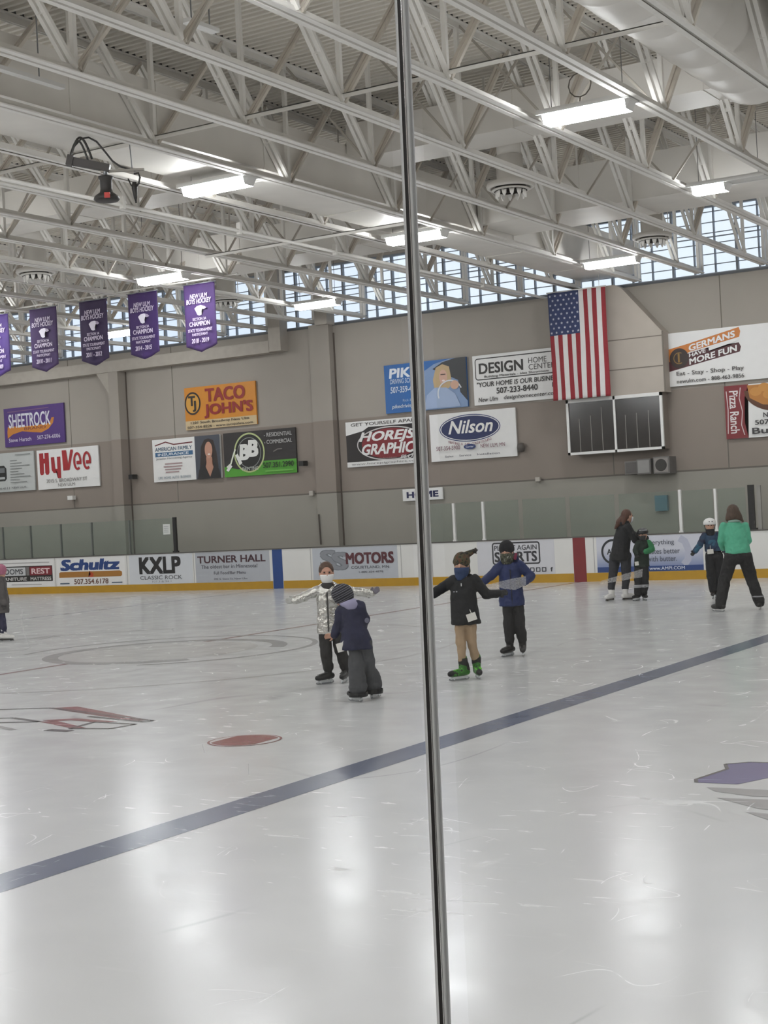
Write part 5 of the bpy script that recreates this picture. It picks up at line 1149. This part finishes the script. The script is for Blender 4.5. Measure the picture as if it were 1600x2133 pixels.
blob('jacket', [('l', [(.035, 0, .82, .160, .115), (.03, 0, .88, .155, .115), (.01, 0, 1.0, .135, .10), (-.008, 0, 1.09, .115, .085), (-.01, 0, 1.14, .07, .065)], 0.)]+sleeve(J, 'L', .060, .048)+sleeve(J, 'R', .060, .05), ramp_mat('navy_teal', [(0, '#1b2440'), (.5, '#1f3a55'), (.62, '#2a5a72')], 'noise', 3.5, .75), r, .009, 3)
trousers(r, J, M('#16161a', .8, var=.2, bump=.3, bscale=12), (.090, .082, .070))
card(r, (-.055, -.135, .825), .05, TAGW, .11, .08, (-.05, -.115, .93))
gloves(r, J, BLACK)
for q in 'LR': skate(r, J['an'+q], J['toe'+q], .20, M('#2a2626', .45))

# --- adult in mint green, seen from behind
r = person('adult in mint green jacket and black trousers, seen from behind, legs apart', (6.605, 22.762))
J = dict(phi=math.radians(172), k=1.1, head=(-.008, .05, 1.515), shR=(-.175, 0, 1.325), shL=(.160, 0, 1.310), elR=(-.222, .03, 1.09), elL=(.208, .03, 1.07), wrR=(-.165, .18, .97), wrL=(.14, .18, .97), hdR=(.4, 1, 0), hdL=(-.4, 1, 0), hipR=(-.075, 0, .84), hipL=(.125, 0, .84), knR=(-.190, .06, .475), knL=(.232, .06, .47), anR=(-.282, 0, .15), anL=(.318, .0, .15), toeR=(-.5, 1, 0), toeL=(.35, 1, 0))
F, S_, hc, k = body(r, J, SKIN)
blob('hair', [('e', hc-F*.02+V((0, 0, .028)), (.098, .102, .108), J['phi']), ('l', [(-.002, .015, 1.385, .125, .045), (-.004, .012, 1.42, .138, .065), (-.004, .02, 1.48, .125, .09), (-.006, .03, 1.55, .095, .09)], 0.), ('c', (.09, .0, 1.43), (.125, -.02, 1.375), .035, .015)], M('#4a382b', .55, var=.3, scale=30, stretch=(1, 1, .2), bump=.4, bscale=60), r, .009, 3)
MINT = M('#55ad8c', .75, var=.08, scale=5, bump=.25, bscale=10)
blob('jacket', [('l', [(.028, 0, .885, .200, .135), (.028, 0, .93, .196, .138), (.015, 0, 1.06, .180, .13), (.0, 0, 1.20, .184, .122), (-.008, 0, 1.31, .165, .10), (-.010, .01, 1.375, .085, .075)], 0.)]+sleeve(J, 'L', .060, .050)+sleeve(J, 'R', .060, .050), MINT, r, .011, 3)
blob('collar', [('e', (-.012, -.02, 1.385), (.10, .075, .026), 0)], M('#8aa69a', .8), r, .01, 2)
trousers(r, J, M('#171618', .75, var=.2, bump=.3, bscale=10), (.115, .092, .085), cuff=-.03)
b = bmesh.new(); c = V(J['knL'])*.18+V(J['anL'])*.82; lathe(b, [(.090, -.01), (.091, .0), (.089, .01)], 20, c, cap=False); obj('cuff_band', b, M('#8c8d90', .5), r)
b = bmesh.new(); ell_prim(b, (-.02, -.045, 1.452), (.014, .010, .016), 0, 0, 10); obj('hair_clip', b, M('#c9b39a', .4), r)
for q in 'LR': skate(r, J['an'+q], J['toe'+q], .25, M('#1a1818', .45), None, M('#d5d5d3', .4))

# --- child in pink hat, half out of the picture
r = person('child in pink hat and long grey coat, half cut by the left edge', (-4.279, 17.957))
J = dict(phi=math.radians(75), k=1.0, head=(.020, 0, 1.145), shL=(.03, -.12, .985), shR=(0, .12, .985), elL=(.06, -.14, .80), elR=(.03, .15, .80), wrL=(.08, -.12, .64), wrR=(.06, .14, .64), hipL=(.0, -.05, .55), hipR=(.0, .06, .55), knL=(.030, -.04, .34), knR=(-.03, .06, .34), anL=(.035, -.03, .15), anR=(-.06, .06, .15), toeL=(1, -.2, 0), toeR=(1, .1, 0))
F, S_, hc, k = body(r, J, SKIN)
blob('hat', [('e', hc+V((0, 0, .035)), (.094, .104, .100), J['phi']), ('l', [(hc.x-.01, hc.y, hc.z-.045, .088, .095), (hc.x, hc.y, hc.z+.03, .096, .105)], J['phi'])], M('#a8687d', .95, var=.1, scale=60, bump=.3, bscale=70), r, .008, 2)
blob('coat', [('l', [(.0, 0, .47, .135, .135), (.0, 0, .60, .13, .125), (.005, 0, .80, .115, .108), (.01, 0, .95, .115, .092), (.015, 0, 1.03, .085, .075), (.02, 0, 1.075, .068, .066)], math.radians(75))]+sleeve(J, 'L', .058, .05)+sleeve(J, 'R', .058, .05), M('#54504f', .85, var=.15, scale=8, bump=.3, bscale=15), r, .009, 3)
trousers(r, J, M('#23243f', .8, var=.15), (.062, .054, .046))
gloves(r, J, M('#3b3838', .9))
for q in 'LR': skate(r, J['an'+q], J['toe'+q], .21, M('#d9d7d3', .4), M('#b5b3b0', .6), M('#2a2827', .5))

# short white fixtures between the near joists at the top left
def stub(label, a, b_, w_):
    b = bmesh.new(); bar(b, a, b_, w_, .05); o = obj('conduit_tray', b, WHITE); tag(o, label, 'tray'); b = bmesh.new()
    for f in (.2, .8):
        c = V(a)+(V(b_)-V(a))*f; bx(b, c.x-.006, c.x+.006, c.y-.006, c.y+.006, c.z, 8.765)
    obj('hanger_wire', b, GREYMETAL, o); return o
stub('white tray between two joists at the left edge near the top', (1.41, 11.9, 7.2), (1.39, 13.9, 7.2), .10)
stub('short white tray between joists left of the seam near the top edge', (3.3, 13.95, 7.63), (3.32, 14.5, 7.63), .12)
